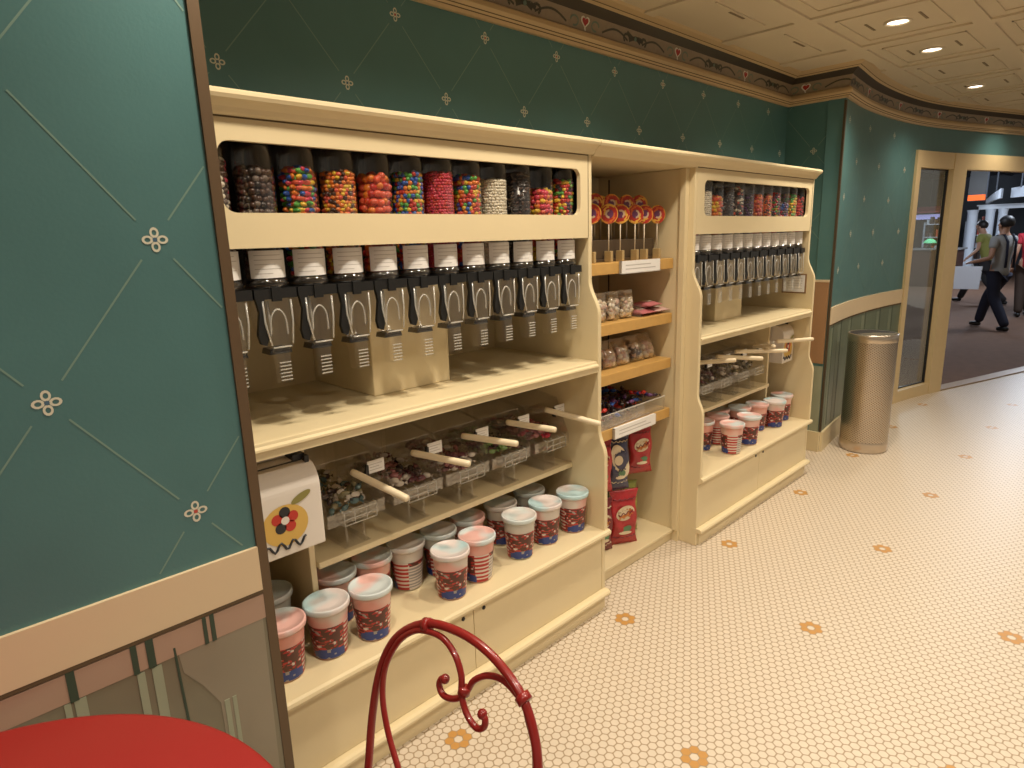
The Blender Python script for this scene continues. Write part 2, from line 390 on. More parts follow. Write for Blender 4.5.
D0, D1 = s_at_x(6.12), s_at_x(9.1)          # the glazed front
DM0, DM1 = s_at_x(6.71), s_at_x(6.90)        # mullion between side light and open doorway
HD0, HD1 = 1.975, 2.105
mb = MB()
rslab(mb, 0, D0, 0, CEIL, -0.10, 0, TEAL); rslab(mb, D0, D1, HD1, CEIL, -0.10, 0, TEAL); rslab(mb, D1, RS[-1], 0, CEIL, -0.10, 0, TEAL)
pattern(mb, lambda s, z, e: rpos(s, e, z), 0.012, D0, 1.0, 2.29, s_at_x(4.844), 1.472, 0.272, 0.236, eps=0.003, fr=0.022)
WAINR = mat('wainscot_sea_green', (0.13, 0.165, 0.115), 0.3, noise=0.15, nscale=3); WAINS = mat('wainscot_pale_green', (0.19, 0.225, 0.16), 0.35); WAINT = mat('wainscot_mid_green', (0.075, 0.10, 0.07), 0.35)
rslab(mb, 0, D0, 0.14, 0.872, 0, 0.004, WAINR) 
for s, wd in ((0.06, 0.05), (0.26, 0.07), (0.55, 0.05), (0.85, 0.07), (1.2, 0.05), (1.45, 0.05)):
    rslab(mb, s, s + wd, 0.16, 0.85, 0.004, 0.005, WAINS)
    rslab(mb, s + wd * 1.3, s + wd * 1.6, 0.16, 0.87, 0.004, 0.005, WAINT)
tag(mb.build('wall_right'), kind='structure')
mb = MB(); rslab(mb, 0, D0 - 0.005, 0.884, 0.997, 0, 0.012, BEIGE); rslab(mb, 0, D0 - 0.005, 0.872, 0.884, 0, 0.008, CREAM_SEAM); tag(mb.build('trim_4'), kind='structure')
mb = MB(); rslab(mb, 0, D0 - 0.005, 0, 0.14, 0.0005, 0.018, CREAM); tag(mb.build('baseboard_right'), kind='structure')

# ---- entrance: fixed side light (window_1) and the open doorway's frame (door_1)
FRAME = mat('cream_door_frame', (0.70, 0.54, 0.30), 0.4, noise=0.03)
w1 = bpy.data.objects.new('window_1', None); COL.objects.link(w1); w1.location = rpos(D0); tag(w1, kind='structure')
iv = Matrix.Translation(-Vector(rpos(D0)))
mb = MB(); rslab(mb, D0, D0 + 0.075, 0, HD1, -0.05, 0.02, FRAME); rslab(mb, D0 + 0.075, DM0, 0, 0.10, -0.05, 0.02, FRAME); rslab(mb, D0 + 0.075, DM0, HD0, HD1, -0.05, 0.02, FRAME)
mb.xf(iv).build('window_frame', w1)
mb = MB(); rslab(mb, D0 + 0.075, DM0, 0.10, 0.112, -0.040, -0.024, BLACK); rslab(mb, D0 + 0.075, D0 + 0.082, 0.10, HD0, -0.040, -0.024, BLACK); rslab(mb, DM0 - 0.012, DM0, 0.10, HD0, -0.040, -0.020, BLACK); rslab(mb, D0 + 0.075, DM0, HD0 - 0.01, HD0, -0.040, -0.024, BLACK)
mb.xf(iv).build('gasket', w1)
mb = MB(); rslab(mb, D0 + 0.08, DM0 - 0.01, 0.11, HD0 - 0.01, -0.036, -0.03, GLASS); mb.xf(iv).build('glass_pane', w1)
d1 = bpy.data.objects.new('door_1', None); COL.objects.link(d1); d1.location = rpos(DM0); tag(d1, kind='structure')
iv = Matrix.Translation(-Vector(rpos(DM0)))
mb = MB(); rslab(mb, DM0, DM1, 0, HD1, -0.05, 0.025, FRAME); rslab(mb, DM1, D1 - 0.1, HD0, HD1, -0.05, 0.025, FRAME); rslab(mb, D1 - 0.1, D1, 0, HD1, -0.05, 0.025, FRAME)
mb.xf(iv).build('door_frame', d1)
mb = MB(); rslab(mb, DM1, D1 - 0.1, 0, 0.012, -0.09, 0.025, mat('brass_threshold', (0.35, 0.24, 0.13), 0.4)); mb.xf(iv).build('threshold', d1)

# ---- crown frieze
FRIEZE = mat('frieze_paper', (0.255, 0.195, 0.13), 0.6, noise=0.15, nscale=40)
FRDARK = mat('frieze_dark_cove', (0.035, 0.025, 0.015), 0.5)
CROWNC = mat('crown_beige', (0.52, 0.38, 0.21), 0.45)
HEART = mat('frieze_red_heart', (0.34, 0.025, 0.02), 0.5)
SCROLL = mat('frieze_dark_scroll', (0.05, 0.045, 0.025), 0.5)
SCROLG = mat('frieze_green_scroll', (0.12, 0.17, 0.12), 0.5)
cpath = [Vector((-0.3, YB, 0)), Vector((XR, YB, 0)), Vector((XR, YR, 0))] + RP[1:]
cpath[2] = Vector((XR, YR, 0))
prof = [(0.0, 2.292, CROWNC), (0.018, 2.292, CROWNC), (0.021, 2.303, CREAM_SEAM), (0.024, 2.306, CROWNC), (0.030, 2.312, CREAM_SEAM), (0.033, 2.315, CROWNC), (0.040, 2.327, CROWNC), (0.034, 2.345, CROWNC), (0.018, 2.356, FRIEZE), (0.034, 2.418, FRDARK), (0.055, 2.434, FRDARK), (0.070, 2.446, CROWNC), (0.085, 2.452, CREAM_SEAM), (0.088, 2.454, CROWNC), (0.115, 2.462, CROWNC), (0.125, CEIL, CROWNC), (0.0, CEIL, CROWNC)]
CS = [0.0]
for a, b in zip(cpath, cpath[1:]): CS.append(CS[-1] + (b - a).length)
def cnorm(i):
    def sn(k): d = (cpath[k + 1] - cpath[k]).normalized(); return Vector((d.y, -d.x, 0))
    if i == 0: return sn(0)
    if i == len(cpath) - 1: return sn(i - 1)
    a, b = sn(i - 1), sn(i); m = (a + b).normalized(); return m / max(0.3, m.dot(a))
mb = MB(); CN = [cnorm(i) for i in range(len(cpath))]
for j in range(len(prof) - 1):
    vs = []
    for i, p in enumerate(cpath):
        for k in (j, j + 1): q = p + CN[i] * prof[k][0]; vs.append((q.x, q.y, prof[k][1]))
    mb.add(vs, [(2 * i, 2 * i + 1, 2 * i + 3, 2 * i + 2) for i in range(len(cpath) - 1)], prof[j][2])
def cpos(s, t, e=0.002):
    """point on the frieze: s along the run, t 0..1 up the frieze"""
    i = max(k for k in range(len(CS) - 1) if CS[k] <= s); u = (s - CS[i]) / (CS[i + 1] - CS[i])
    off = 0.018 + (0.034 - 0.018) * t + e; z = 2.356 + 0.062 * t - e * 0.25
    q = (cpath[i] + CN[i] * off).lerp(cpath[i + 1] + CN[i + 1] * off, u); return (q.x, q.y, z)
def curve_band(mb, pts, wd, m):
    for (a, b) in zip(pts, pts[1:]):
        dx, dz = b[0] - a[0], (b[1] - a[1]) * 0.062; L = sqrt(dx * dx + dz * dz) or 1; nx, nz2 = -dz / L * wd, dx / L * wd / 0.062
        mb.quad(cpos(a[0] + nx, a[1] + nz2), cpos(b[0] + nx, b[1] + nz2), cpos(b[0] - nx, b[1] - nz2), cpos(a[0] - nx, a[1] - nz2), m)
hs = 2.335 + 0.3 - 0.735 * 3
while hs < CS[-1] - 0.4:
    if hs > 0.4:
        hp = [(0.022 * (16 * sin(t) ** 3) / 16, (13 * cos(t) - 5 * cos(2 * t) - 2 * cos(3 * t) - cos(4 * t)) / 16) for t in [2 * pi * k / 20 for k in range(20)]]
        for sc, m, e in ((1.35, PETAL, 0.0025), (0.95, HEART, 0.004)):
            mb.add([cpos(hs + x * sc, 0.55 + y * 0.30 * sc, e) for x, y in hp], [tuple(range(20))], m)
        curve_band(mb, [(hs, 0.2), (hs + 0.006, 0.05)], 0.004, PETAL)
        for sg in (-1, 1):
            curve_band(mb, [(hs + sg * (0.07 + 0.025 * cos(t)), 0.45 + 0.28 * sin(t)) for t in [k * 0.5 for k in range(11)]], 0.0035, SCROLG)
            curve_band(mb, [(hs + sg * (0.12 + 0.19 * k / 10), 0.25 + 0.42 * sin(k / 10 * pi)) for k in range(11)], 0.004, SCROLL)
            curve_band(mb, [(hs + sg * (0.30 + 0.022 * cos(t)), 0.40 + 0.25 * sin(t)) for t in [k * 0.6 for k in range(8)]], 0.005, SCROLL)
        curve_band(mb, [(hs + 0.30, 0.75), (hs + 0.345, 0.48), (hs + 0.40, 0.55), (hs + 0.43, 0.40)], 0.008, SCROLL)
        curve_band(mb, [(hs + 0.32, 0.30), (hs + 0.37, 0.58), (hs + 0.41, 0.30)], 0.007, SCROLL)
        mb.add([cpos(hs + 0.3675 + 0.01 * cos(2 * pi * q / 8), 0.48 + 0.15 * sin(2 * pi * q / 8), 0.004) for q in range(8)], [tuple(range(8))], SCROLG)
    hs += 0.735
tag(mb.build('trim_5'), kind='structure')

# ---- ceiling: pressed panels between ribs
CEILM = mat('ceiling_panel', (0.60, 0.51, 0.37), 0.6, noise=0.04, nscale=3)
CEILG = mat('ceiling_groove', (0.22, 0.165, 0.10), 0.8)
mb = MB(); mb.box(-4, 9.6, -6, 2.3, CEIL, CEIL + 0.06, CEILM)
GX, GY, DX, DY = 3.36, 1.376, 0.70, 0.575
for i in range(-4, 9):
    x = GX + i * DX; mb.box(x - 0.036, x + 0.036, -2.0, 1.79 if x < XR else 1.45 if x < 6.3 else 0.9, CEIL - 0.010, CEIL + 0.01, CEILM)
for j in range(-1, 6):
    y = GY - j * DY; mb.box(0.2, XR - 0.13 if y > 1.45 else 6.3 if y > 1 else 9.2, y - 0.036, y + 0.036, CEIL - 0.0102, CEIL + 0.01, CEILM)
for i in range(-3, 8):
    for j in range(0, 5):
        cx, cy = GX + (i + 0.5) * DX, GY - (j + 0.5) * DY + DY
        if cy > 1.45 and cx > XR - 0.3: continue
        if j == 1 and cx > 6.6: pass
        a, b = 0.235, 0.19
        if cy > 1.45: b = 0.14
        for k, (p, q) in enumerate([((-a, -b), (a, -b)), ((a, -b), (a, b)), ((a, b), (-a, b)), ((-a, b), (-a, -b))]):
            x0, x1 = sorted((cx + p[0], cx + q[0])); y0, y1 = sorted((cy + p[1], cy + q[1]))
            if y1 > 1.75 or (y1 > 1.42 and x1 > XR - 0.15): continue
            mb.box(x0 - 0.004, x1 + 0.004, y0 - 0.004, y1 + 0.004, CEIL - 0.006, CEIL + 0.004, CEILM)
        for sx_ in (-1, 1):
            y_ = cy + sx_ * 0.115
            if y_ < 1.7 and not (y_ > 1.42 and cx > XR - 0.25): mb.box(cx - 0.07, cx + 0.07, y_ - 0.006, y_ + 0.006, CEIL - 0.002, CEIL + 0.001, CEILG)
tag(mb.build('ceiling'), kind='structure')
# ================================================================== CEILING LIGHTS
LENS = emit('lamp_lens', (1.0, 0.90, 0.74), 6.0)
RIMW = mat('lamp_rim', (0.75, 0.66, 0.5), 0.4)
LL = ['nearest recessed ceiling spotlight, first in the row from the front', 'second recessed ceiling spotlight from the front of the row', 'third recessed ceiling spotlight, over the floor before the trash bin', 'farthest recessed ceiling spotlight, near the entrance frieze']
for (x, y), lb in zip(LIGHTS_SEEN, LL):
    t = thing('ceiling_spotlight', lb, 'ceiling light', (x, y, CEIL), 0, 'recessed spotlights in the ceiling')
    mb = MB(); mb.lathe([(0.058, -0.001), (0.062, -0.008), (0.050, -0.011), (0.046, -0.002)], RIMW, n=28); mb.build('rim', t)
    mb = MB(); mb.lathe([(0.0, -0.003), (0.03, -0.004), (0.047, -0.003)], LENS, n=28); mb.build('lens', t)

# ================================================================== CANDY CABINETS
YA, YM, YC, ZT = 1.52, 1.475, 1.44, 1.80      # front planes of top, middle, foot
def smooth_step(y0, z0, y1, z1, n=10):
    return [(y0 + (y1 - y0) * (1 - cos(pi * k / n)) / 2, z0 + (z1 - z0) * k / n) for k in range(n + 1)]
def side_outline():
    p = [(YA, ZT)] + smooth_step(YA, 1.345, YM, 1.215) + smooth_step(YM, 0.765, YC + 0.004, 0.665) + [(YC + 0.004, 0.329), (YC + 0.016, 0.316), (YC + 0.016, 0)]
    return p + [(2.075, 0), (2.075, ZT)]
def cabinet(name, label, x0, x1, bag):
    T = thing(name, label, 'cabinet', ((x0 + x1) / 2, 1.75, 0), 0, 'cream candy cabinets along the wall')
    iv = Matrix.Translation(-Vector(T.location)); th = 0.02
    def B(mb, nm, bv=0): return mb.xf(iv).build(nm, T, bv)
    for a, b in ((x0, x0 + th), (x1 - th, x1)):
        mb = MB(); mb.prism(side_outline(), 'x', a, b, CREAM); B(mb, 'side_panel', 0.003)
    # crown
    pr = [(YB - 0.002, 1.80), (YB - 0.002, 1.840), (1.486, 1.840), (1.479, 1.835), (1.478, 1.828), (1.482, 1.820), (1.492, 1.814), (1.502, 1.805), (1.508, 1.796), (1.514, 1.790), (1.5225, 1.790), (1.5225, 1.80)]
    mb = MB(); mb.prism(pr, 'x', x0 - 0.002, x1 + 0.003, CREAM); B(mb, 'crown', 0.002)
    # fascia with rounded window
    fa, fb, ya, yb = x0 + th, x1 - th, YA, YA + 0.016
    wa, wb, za, zb, zl, zh = x0 + 0.085, x1 - 0.065, 1.580, 1.738, 1.499, 1.792
    mb = MB(); R = 0.03
    outer = [(fa, zl), (fb, zl), (fb, zh), (fa, zh)]
    inner = rring((wa + wb) / 2, (za + zb) / 2, (wb - wa) / 2, (zb - za) / 2, R, 6)   # starts at right-top, anticlockwise
    q = 7
    quadr = [inner[0:q], inner[q:2 * q], inner[2 * q:3 * q], inner[3 * q:4 * q]]       # RT, LT, LB, RB corners
    for corner, oc in zip(quadr, ((fb, zh), (fa, zh), (fa, zl), (fb, zl))):
        for y in (ya, yb): mb.add([(oc[0], y, oc[1])] + [(p[0], y, p[1]) for p in corner], [tuple([0, k + 1, k + 2]) for k in range(len(corner) - 1)], CREAM)
    for a, b, o1, o2 in ((quadr[0][-1], quadr[1][0], (fb, zh), (fa, zh)), (quadr[1][-1], quadr[2][0], (fa, zh), (fa, zl)), (quadr[2][-1], quadr[3][0], (fa, zl), (fb, zl)), (quadr[3][-1], quadr[0][0], (fb, zl), (fb, zh))):
        for y in (ya, yb): mb.quad((o1[0], y, o1[1]), (a[0], y, a[1]), (b[0], y, b[1]), (o2[0], y, o2[1]), CREAM)
    for k in range(len(inner)):
        p, r = inner[k], inner[(k + 1) % len(inner)]; mb.quad((p[0], ya, p[1]), (r[0], ya, r[1]), (r[0], yb, r[1]), (p[0], yb, p[1]), CREAM)
    for k in range(4):
        p, r = outer[k], outer[(k + 1) % 4]; mb.quad((p[0], ya, p[1]), (r[0], ya, r[1]), (r[0], yb, r[1]), (p[0], yb, p[1]), CREAM)
    B(mb, 'fascia')
    mb = MB(); mb.box(fb - 0.0026, fb - 0.0006, YA - 0.001, YA + 0.004, zl + 0.0, zh, CREAM_SEAM); mb.box(fa, fb, YA - 0.0008, YA + 0.003, 1.786, 1.7895, CREAM_SEAM); B(mb, 'fascia_gap')
    mb = MB(); mb.box(fa, fb, 1.66, 1.672, 1.405, 1.79, DARKBOARD_HOLE); mb.box(fa, fb, YA + 0.017, 1.66, 1.779, 1.789, DARKBOARD_HOLE)
    for xx in (fa, fb - 0.004): mb.box(xx, xx + 0.004, YA + 0.018, 1.66, 1.52, 1.779, DARKBOARD_HOLE)
    B(mb, 'bin_compartment')
    # counter with a stepped front edge
    pr = [(2.05, 0.998), (2.05, 1.04), (YM + 0.012, 1.04), (YM + 0.006, 1.038), (YM + 0.004, 1.031), (YM + 0.002, 1.0295), (YM - 0.004, 1.026), (YM - 0.005, 1.021), (YM - 0.002, 1.0195), (YM + 0.001, 1.016), (YM + 0.001, 0.998)]
    mb = MB(); mb.prism(pr, 'x', fa, fb, CREAM); B(mb, 'counter')
    mb = MB(); mb.box(fa, fb, 2.05, 2.062, 0.354, 1.40, CREAM); B(mb, 'back_panel')
    px = 1.03 - 0.50 if bag == 'left' else (x1 - x0) - 0.53 - 0.30
    mb = MB(); mb.box(x0 + px, x0 + px + 0.30, 1.672, 2.05, 1.0405, 1.40, CREAM); B(mb, 'pillar', 0.003)
    # lower shelf, divider beside the bag dispenser
    dv = x0 + 0.245 if bag == 'left' else x1 - 0.245
    la, lb = (dv + 0.018, fb) if bag == 'left' else (fa, dv)
    mb = MB(); mb.box(la, lb, 1.61, 2.05, 0.584, 0.604, CREAM); B(mb, 'lower_shelf', 0.003)
    mb = MB(); mb.box(dv, dv + 0.018, 1.628, 2.05, 0.355, 0.998, CREAM); B(mb, 'divider', 0.002)
    # foot: shelf, doors, moulding
    pr = [(2.05, 0.329), (2.05, 0.354), (YC + 0.002, 0.354), (YC - 0.007, 0.350), (YC - 0.010, 0.342), (YC - 0.007, 0.333), (YC + 0.002, 0.329)]
    mb = MB(); mb.prism(pr, 'x', fa - 0.018, fb + 0.018, CREAM); mb.prism([(1.50, 0.329), (1.50, 0.354)] + pr[2:], 'x', fb + 0.0185, fb + 0.027, CREAM); B(mb, 'base_shelf', 0.0)
    xm = (x0 + x1) / 2
    for a, b, kx in ((fa + 0.001, xm - 0.0012, xm - 0.045), (xm + 0.0012, fb - 0.001, xm + 0.045)):
        mb = MB(); mb.box(a, b, YC + 0.018, YC + 0.034, 0.092, 0.3285, CREAM); d = B(mb, 'door', 0.0015)
        mb = MB(); R_ = Matrix.Rotation(pi / 2, 3, 'X'); mb.lathe([(0.0, 0.003), (0.006, 0.003), (0.0075, 0.0)], BLACK, (kx, YC + 0.018, 0.302), 16, mx=R_); mb.box(kx - 0.001, kx + 0.001, YC + 0.0148, YC + 0.0155, 0.298, 0.306, BLACK)
        k = mb.xf(iv).build('lock', d)
    mb = MB(); mb.box(fa, fb, YC + 0.034, YC + 0.04, 0.0, 0.3285, CREAM_SEAM); B(mb, 'carcass')
    pr = [(YC + 0.034, 0.070), (YC - 0.009, 0.070), (YC - 0.013, 0.074), (YC - 0.013, 0.081), (YC - 0.008, 0.088), (YC + 0.002, 0.091), (YC + 0.034, 0.091)]
    mb = MB(); mb.prism(pr, 'x', x0 - 0.001, x1 + 0.0012, CREAM); B(mb, 'base_moulding', 0.001)
    mb = MB(); mb.box(fa + 0.0005, fb - 0.0005, YC + 0.012, YC + 0.033, 0.0, 0.070, CREAM); B(mb, 'kick_board')
    return T
LX0, LX1, RX0, RX1 = 0.50, 1.912, 2.64, 3.98
cabinet('candy_cabinet', 'near cream candy cabinet next to the large teal wall panel', LX0, LX1, 'left')
cabinet('candy_cabinet', 'far cream candy cabinet nearest the steel bin, with a framed notice inside', RX0, RX1, 'right')

# framed notice on the far end panel
t = thing('framed_notice', 'small white notice in a brown frame on the end panel of the far cabinet', 'sign', (RX1 - 0.02, 1.59, 1.19))
mb = MB(); mb.box(-0.006, -0.0005, -0.072, 0.072, -0.058, 0.058, mat('brown_frame', (0.22, 0.12, 0.05), 0.5)); mb.build('frame', t)
mb = MB(); mb.box(-0.0075, -0.006, -0.064, 0.064, -0.050, 0.050, WHITE)
for k in range(5): mb.box(-0.0078, -0.0075, -0.05, 0.045 - 0.012 * (k % 2), 0.030 - k * 0.015, 0.0335 - k * 0.015, PRINT)
mb.build('paper', t)

# ================================================================== GRAVITY DISPENSERS
def cm(name, c, rough=0.3): return mat('candy_' + name, c, rough, spec=0.5)
CB = dict(brown=cm('brown', (0.07, 0.032, 0.02)), dark=cm('dark', (0.028, 0.018, 0.016)), red=cm('red', (0.50, 0.03, 0.02)), orange=cm('orange', (0.70, 0.19, 0.025)), yellow=cm('yellow', (0.72, 0.47, 0.04)), green=cm('green', (0.09, 0.36, 0.06)), blue=cm('blue', (0.025, 0.10, 0.42)), pink=cm('pink', (0.58, 0.045, 0.085)), white=cm('white', (0.74, 0.68, 0.56)), purple=cm('purple', (0.10, 0.03, 0.12)), coral=cm('coral', (0.66, 0.10, 0.05)), grey=cm('grey', (0.16, 0.12, 0.10)))
STY = {  # colours, piece size, stretch, fill top, words
    'chocolate': (['brown', 'dark', 'brown', 'grey'], 0.0095, 1.0, 1.683),
    'mixed_brown': (['brown', 'white', 'grey', 'pink'], 0.008, 1.1, 1.70),
    'bright_worms': (['green', 'orange', 'pink', 'blue', 'yellow', 'coral'], 0.0085, 1.8, 1.69),
    'orange_beans': (['orange', 'coral', 'yellow', 'brown', 'orange'], 0.0065, 1.3, 1.687),
    'peach_rings': (['coral', 'orange', 'coral', 'red'], 0.012, 1.2, 1.683),
    'rainbow_balls': (['blue', 'yellow', 'green', 'orange', 'red', 'blue'], 0.0075, 1.0, 1.695),
    'red_drops': (['red', 'pink', 'pink'], 0.0055, 1.1, 1.70),
    'rainbow_buttons': (['red', 'blue', 'green', 'orange', 'yellow', 'coral'], 0.0082, 1.0, 1.695),
    'white_mints': (['white'], 0.0058, 1.2, 1.69),
    'dark_sticks': (['dark', 'dark', 'brown'], 0.007, 2.5, 1.715),
    'sour_bears': (['coral', 'orange', 'pink', 'yellow'], 0.010, 1.3, 1.665),
    'dark_rainbow': (['red', 'green', 'yellow', 'purple', 'red', 'dark'], 0.008, 1.4, 1.70),
    'striped': (['brown', 'white', 'coral', 'dark'], 0.010, 2.2, 1.715),
    'purple': (['purple', 'dark', 'purple', 'brown'], 0.008, 1.3, 1.68),
    'yellow_green': (['yellow', 'green', 'yellow', 'coral'], 0.009, 1.4, 1.70),
    'blue_purple': (['purple', 'blue', 'grey', 'pink'], 0.008, 1.2, 1.65),
    'crimson': (['red', 'pink', 'red', 'dark'], 0.010, 1.2, 1.69),
    'orange_gums': (['orange', 'coral', 'orange', 'yellow'], 0.011, 1.3, 1.67)}
def candy_fill(style, rad, sub):
    cols, r, st, zt = STY[style]; mb = MB(); z0 = 1.425
    mb.lathe([(0.0, z0), (rad - r * 1.5, z0), (rad - r * 1.5, zt - r), (0.0, zt - r * 0.6)], CB[cols[0]], n=20)
    nz_ = int((zt - z0) / (r * 1.55)); na = int(2 * pi * rad / (r * 1.7 * (1 + (st - 1) * 0.35)))
    for k in range(nz_):
        z = z0 + (k + 0.5) * (zt - z0) / nz_
        for a in range(na):
            an = 2 * pi * (a + (k % 2) * 0.5 + random.uniform(-0.25, 0.25)) / na
            if sin(an) > 0.45 or (z < 1.497 and sin(an) < -0.45): continue                            # far side of the column sits against the dark board
            rr = rad - r * random.uniform(0.95, 1.3) * max(1.0, st * 0.82)
            rot = Matrix.Rotation(random.uniform(0, 6.28), 3, 'Z') @ Matrix.Rotation(random.uniform(0, 3.1), 3, 'X')
            mb.ball((rr * cos(an), rr * sin(an), z + random.uniform(-0.3, 0.3) * r), r, CB[random.choice(cols)], sub, (st, 0.95, 0.9 if st < 1.5 else 0.75), rot)
    for k in range(int(28 * (0.008 / r))):
        an, rr = random.uniform(0, 6.28), (rad - r * max(1.0, st)) * sqrt(random.random())
        mb.ball((rr * cos(an), rr * sin(an), zt + random.uniform(-0.6, 0.5) * r), r, CB[random.choice(cols)], sub, (st, 1, 0.9), Matrix.Rotation(random.uniform(0, 6), 3, 'Z'))
    return mb
def dispenser_parts():
    P = {}
    mb = MB(); mb.lathe([(0.046, 1.422), (0.0485, 1.43), (0.0485, 1.765), (0.0475, 1.772)], CLEAR, n=36); P['bin'] = mb
    mb = MB(); mb.lathe([(0.0496, 1.4265), (0.0496, 1.493)], WHITE, n=18, a0=-pi / 2 - 1.12, a1=-pi / 2 + 1.12)
    for z, w_ in ((1.481, 0.8), (1.470, 0.9), (1.459, 0.6), (1.448, 0.85), (1.437, 0.5)):
        mb.lathe([(0.0499, z), (0.0499, z + 0.0016)], PRINT, n=12, a0=-pi / 2 - 0.85, a1=-pi / 2 - 0.85 + 1.7 * w_)
    P['label'] = mb
    mb = MB(); mb.lathe([(0.044, 1.40), (0.052, 1.402), (0.053, 1.412), (0.050, 1.424), (0.045, 1.425)], clear('smoky_ring', (0.45, 0.42, 0.4), 0.6, 0.1, 0.15, (0.1, 0.09, 0.08)), n=36); P['collar'] = mb
    mb = MB(); mb.box(-0.0540, 0.0540, -0.052, 0.05, 1.376, 1.401, BLACK); mb.box(-0.012, 0.012, -0.057, -0.05, 1.37, 1.404, BLACK); P['mounting_bar'] = mb
    mb = MB()
    secs = [(1.376, 0.040, -0.050, 0.030), (1.330, 0.040, -0.052, 0.030), (1.295, 0.036, -0.055, 0.026), (1.265, 0.028, -0.058, 0.010), (1.248, 0.024, -0.058, 0.0)]
    vs = []
    for z, hw, ya, yb in secs:
        vs += [(x, y, z) for x, y in rring(0, (ya + yb) / 2, hw, (yb - ya) / 2, 0.012, 3)]
    n = 16; mb.add(vs, [(i * n + k, i * n + (k + 1) % n, (i + 1) * n + (k + 1) % n, (i + 1) * n + k) for i in range(len(secs) - 1) for k in range(n)], FROST, True)
    for sx_ in (-0.036, 0.036): mb.tube([(sx_, -0.052, 1.372), (sx_, -0.054, 1.32), (sx_ * 0.75, -0.060, 1.262)], 0.0024, RIB, 6)
    mb.tube(catmull([(-0.022, -0.048, 1.285), (-0.018, -0.050, 1.33), (0, -0.050, 1.35), (0.018, -0.050, 1.33), (0.022, -0.048, 1.285)], 5), 0.0022, RIB, 6)
    mb.tube([(-0.024, -0.059, 1.256), (0.024, -0.059, 1.256)], 0.0022, RIB, 6)
    mb.tube([(-0.016, -0.03, 1.37), (-0.012, -0.03, 1.29)], 0.0035, RIB, 6)
    P['chute'] = mb
    mb = MB(); o = [(-0.052, 1.378), (-0.030, 1.378), (-0.034, 1.345), (-0.032, 1.305), (-0.028, 1.282), (-0.036, 1.262), (-0.050, 1.268), (-0.055, 1.29), (-0.050, 1.32), (-0.046, 1.345)]
    mb.prism(o, 'y', -0.052, -0.040, BLACK); P['lever'] = mb
    mb = MB(); mb.prism([(-0.030, 1.238), (0.030, 1.238), (0.026, 1.252), (-0.026, 1.252)], 'y', -0.045, 0.002, clear('smoked_gate', (0.35, 0.33, 0.3), 0.4, 0.1, 0.2, (0.08, 0.08, 0.08))); P['gate'] = mb
    mb = MB(); vs = []
    for z, hw, ya, yb in ((1.245, 0.023, -0.055, -0.012), (1.205, 0.021, -0.056, -0.018), (1.165, 0.020, -0.056, -0.022)):
        vs += [(-hw, yb, z), (-hw, ya + 0.006, z), (-hw + 0.005, ya, z), (hw - 0.005, ya, z), (hw, ya + 0.006, z), (hw, yb, z)]
    mb.add(vs, [(i * 6 + k, i * 6 + k + 1, (i + 1) * 6 + k + 1, (i + 1) * 6 + k) for i in range(2) for k in range(5)], FROST)
    for k in range(6): mb.box(-0.012, 0.018, -0.0575, -0.055, 1.170 + k * 0.009, 1.1725 + k * 0.009, RIB)
    P['spout'] = mb
    return P
DP = dispenser_parts(); DME = {k: m.mesh(k) for k, m in DP.items()}
PART_LABELS = {'lever': 'black dispensing lever', 'label': 'white printed label', 'mounting_bar': 'black mounting bar'}
SHOW = {'chocolate': 'dark brown chocolates', 'mixed_brown': 'brown and white candies', 'bright_worms': 'bright mixed gummy candies', 'orange_beans': 'small orange and yellow candies', 'peach_rings': 'red-orange gummy candies', 'rainbow_balls': 'multicoloured candy balls with many blue ones', 'red_drops': 'small red candies', 'rainbow_buttons': 'multicoloured round candies with many green ones', 'white_mints': 'small white candies', 'dark_sticks': 'nearly black candies', 'sour_bears': 'coral gummy candies filled low', 'dark_rainbow': 'dark red, green and yellow candies', 'striped': 'brown and white striped candies', 'purple': 'dark purple candies', 'yellow_green': 'yellow and green candies', 'blue_purple': 'purple and blue candies', 'crimson': 'crimson candies', 'orange_gums': 'orange candies'}
def dispenser(x, y, style, label, group, sub):
    t = thing('candy_dispenser', label, 'candy dispenser', (x, y, 0), 0, group)
    for k in ('bin', 'label', 'collar', 'mounting_bar', 'chute', 'lever', 'gate', 'spout'):
        o = bpy.data.objects.new(k, DME[k]); COL.objects.link(o); o.parent = t
        if k in PART_LABELS: o['label'] = PART_LABELS[k]
    f = candy_fill(style, 0.0475, sub).build('candy_fill', t); f['kind'] = 'stuff'; f['label'] = SHOW[style]
LS = ['mixed_brown', 'chocolate', 'bright_worms', 'orange_beans', 'peach_rings', 'rainbow_balls', 'red_drops', 'rainbow_buttons', 'white_mints', 'dark_sticks', 'sour_bears', 'dark_rainbow']
for i, st in enumerate(LS):
    ends = {0: ', at the wall edge', 11: ', rightmost'}
    dispenser(0.5795 + 0.1128 * i, 1.591, st, 'clear dispenser of ' + SHOW[st] + ' in the near cabinet' + ends.get(i, ''), 'candy dispensers of the near cabinet', 1)
RSY = ['red_drops', 'white_mints', 'orange_gums', 'dark_sticks', 'striped', 'purple', 'peach_rings', 'orange_beans', 'dark_rainbow', 'blue_purple', 'yellow_green', 'crimson']
for i, st in enumerate(RSY):
    ends = {0: ', first in its row', 11: ', last one by the cabinet end'}
    dispenser(2.718 + 0.1078 * i, 1.591, st, 'clear dispenser of ' + SHOW[st] + ' in the far cabinet' + ends.get(i, ''), 'candy dispensers of the far cabinet', 0)

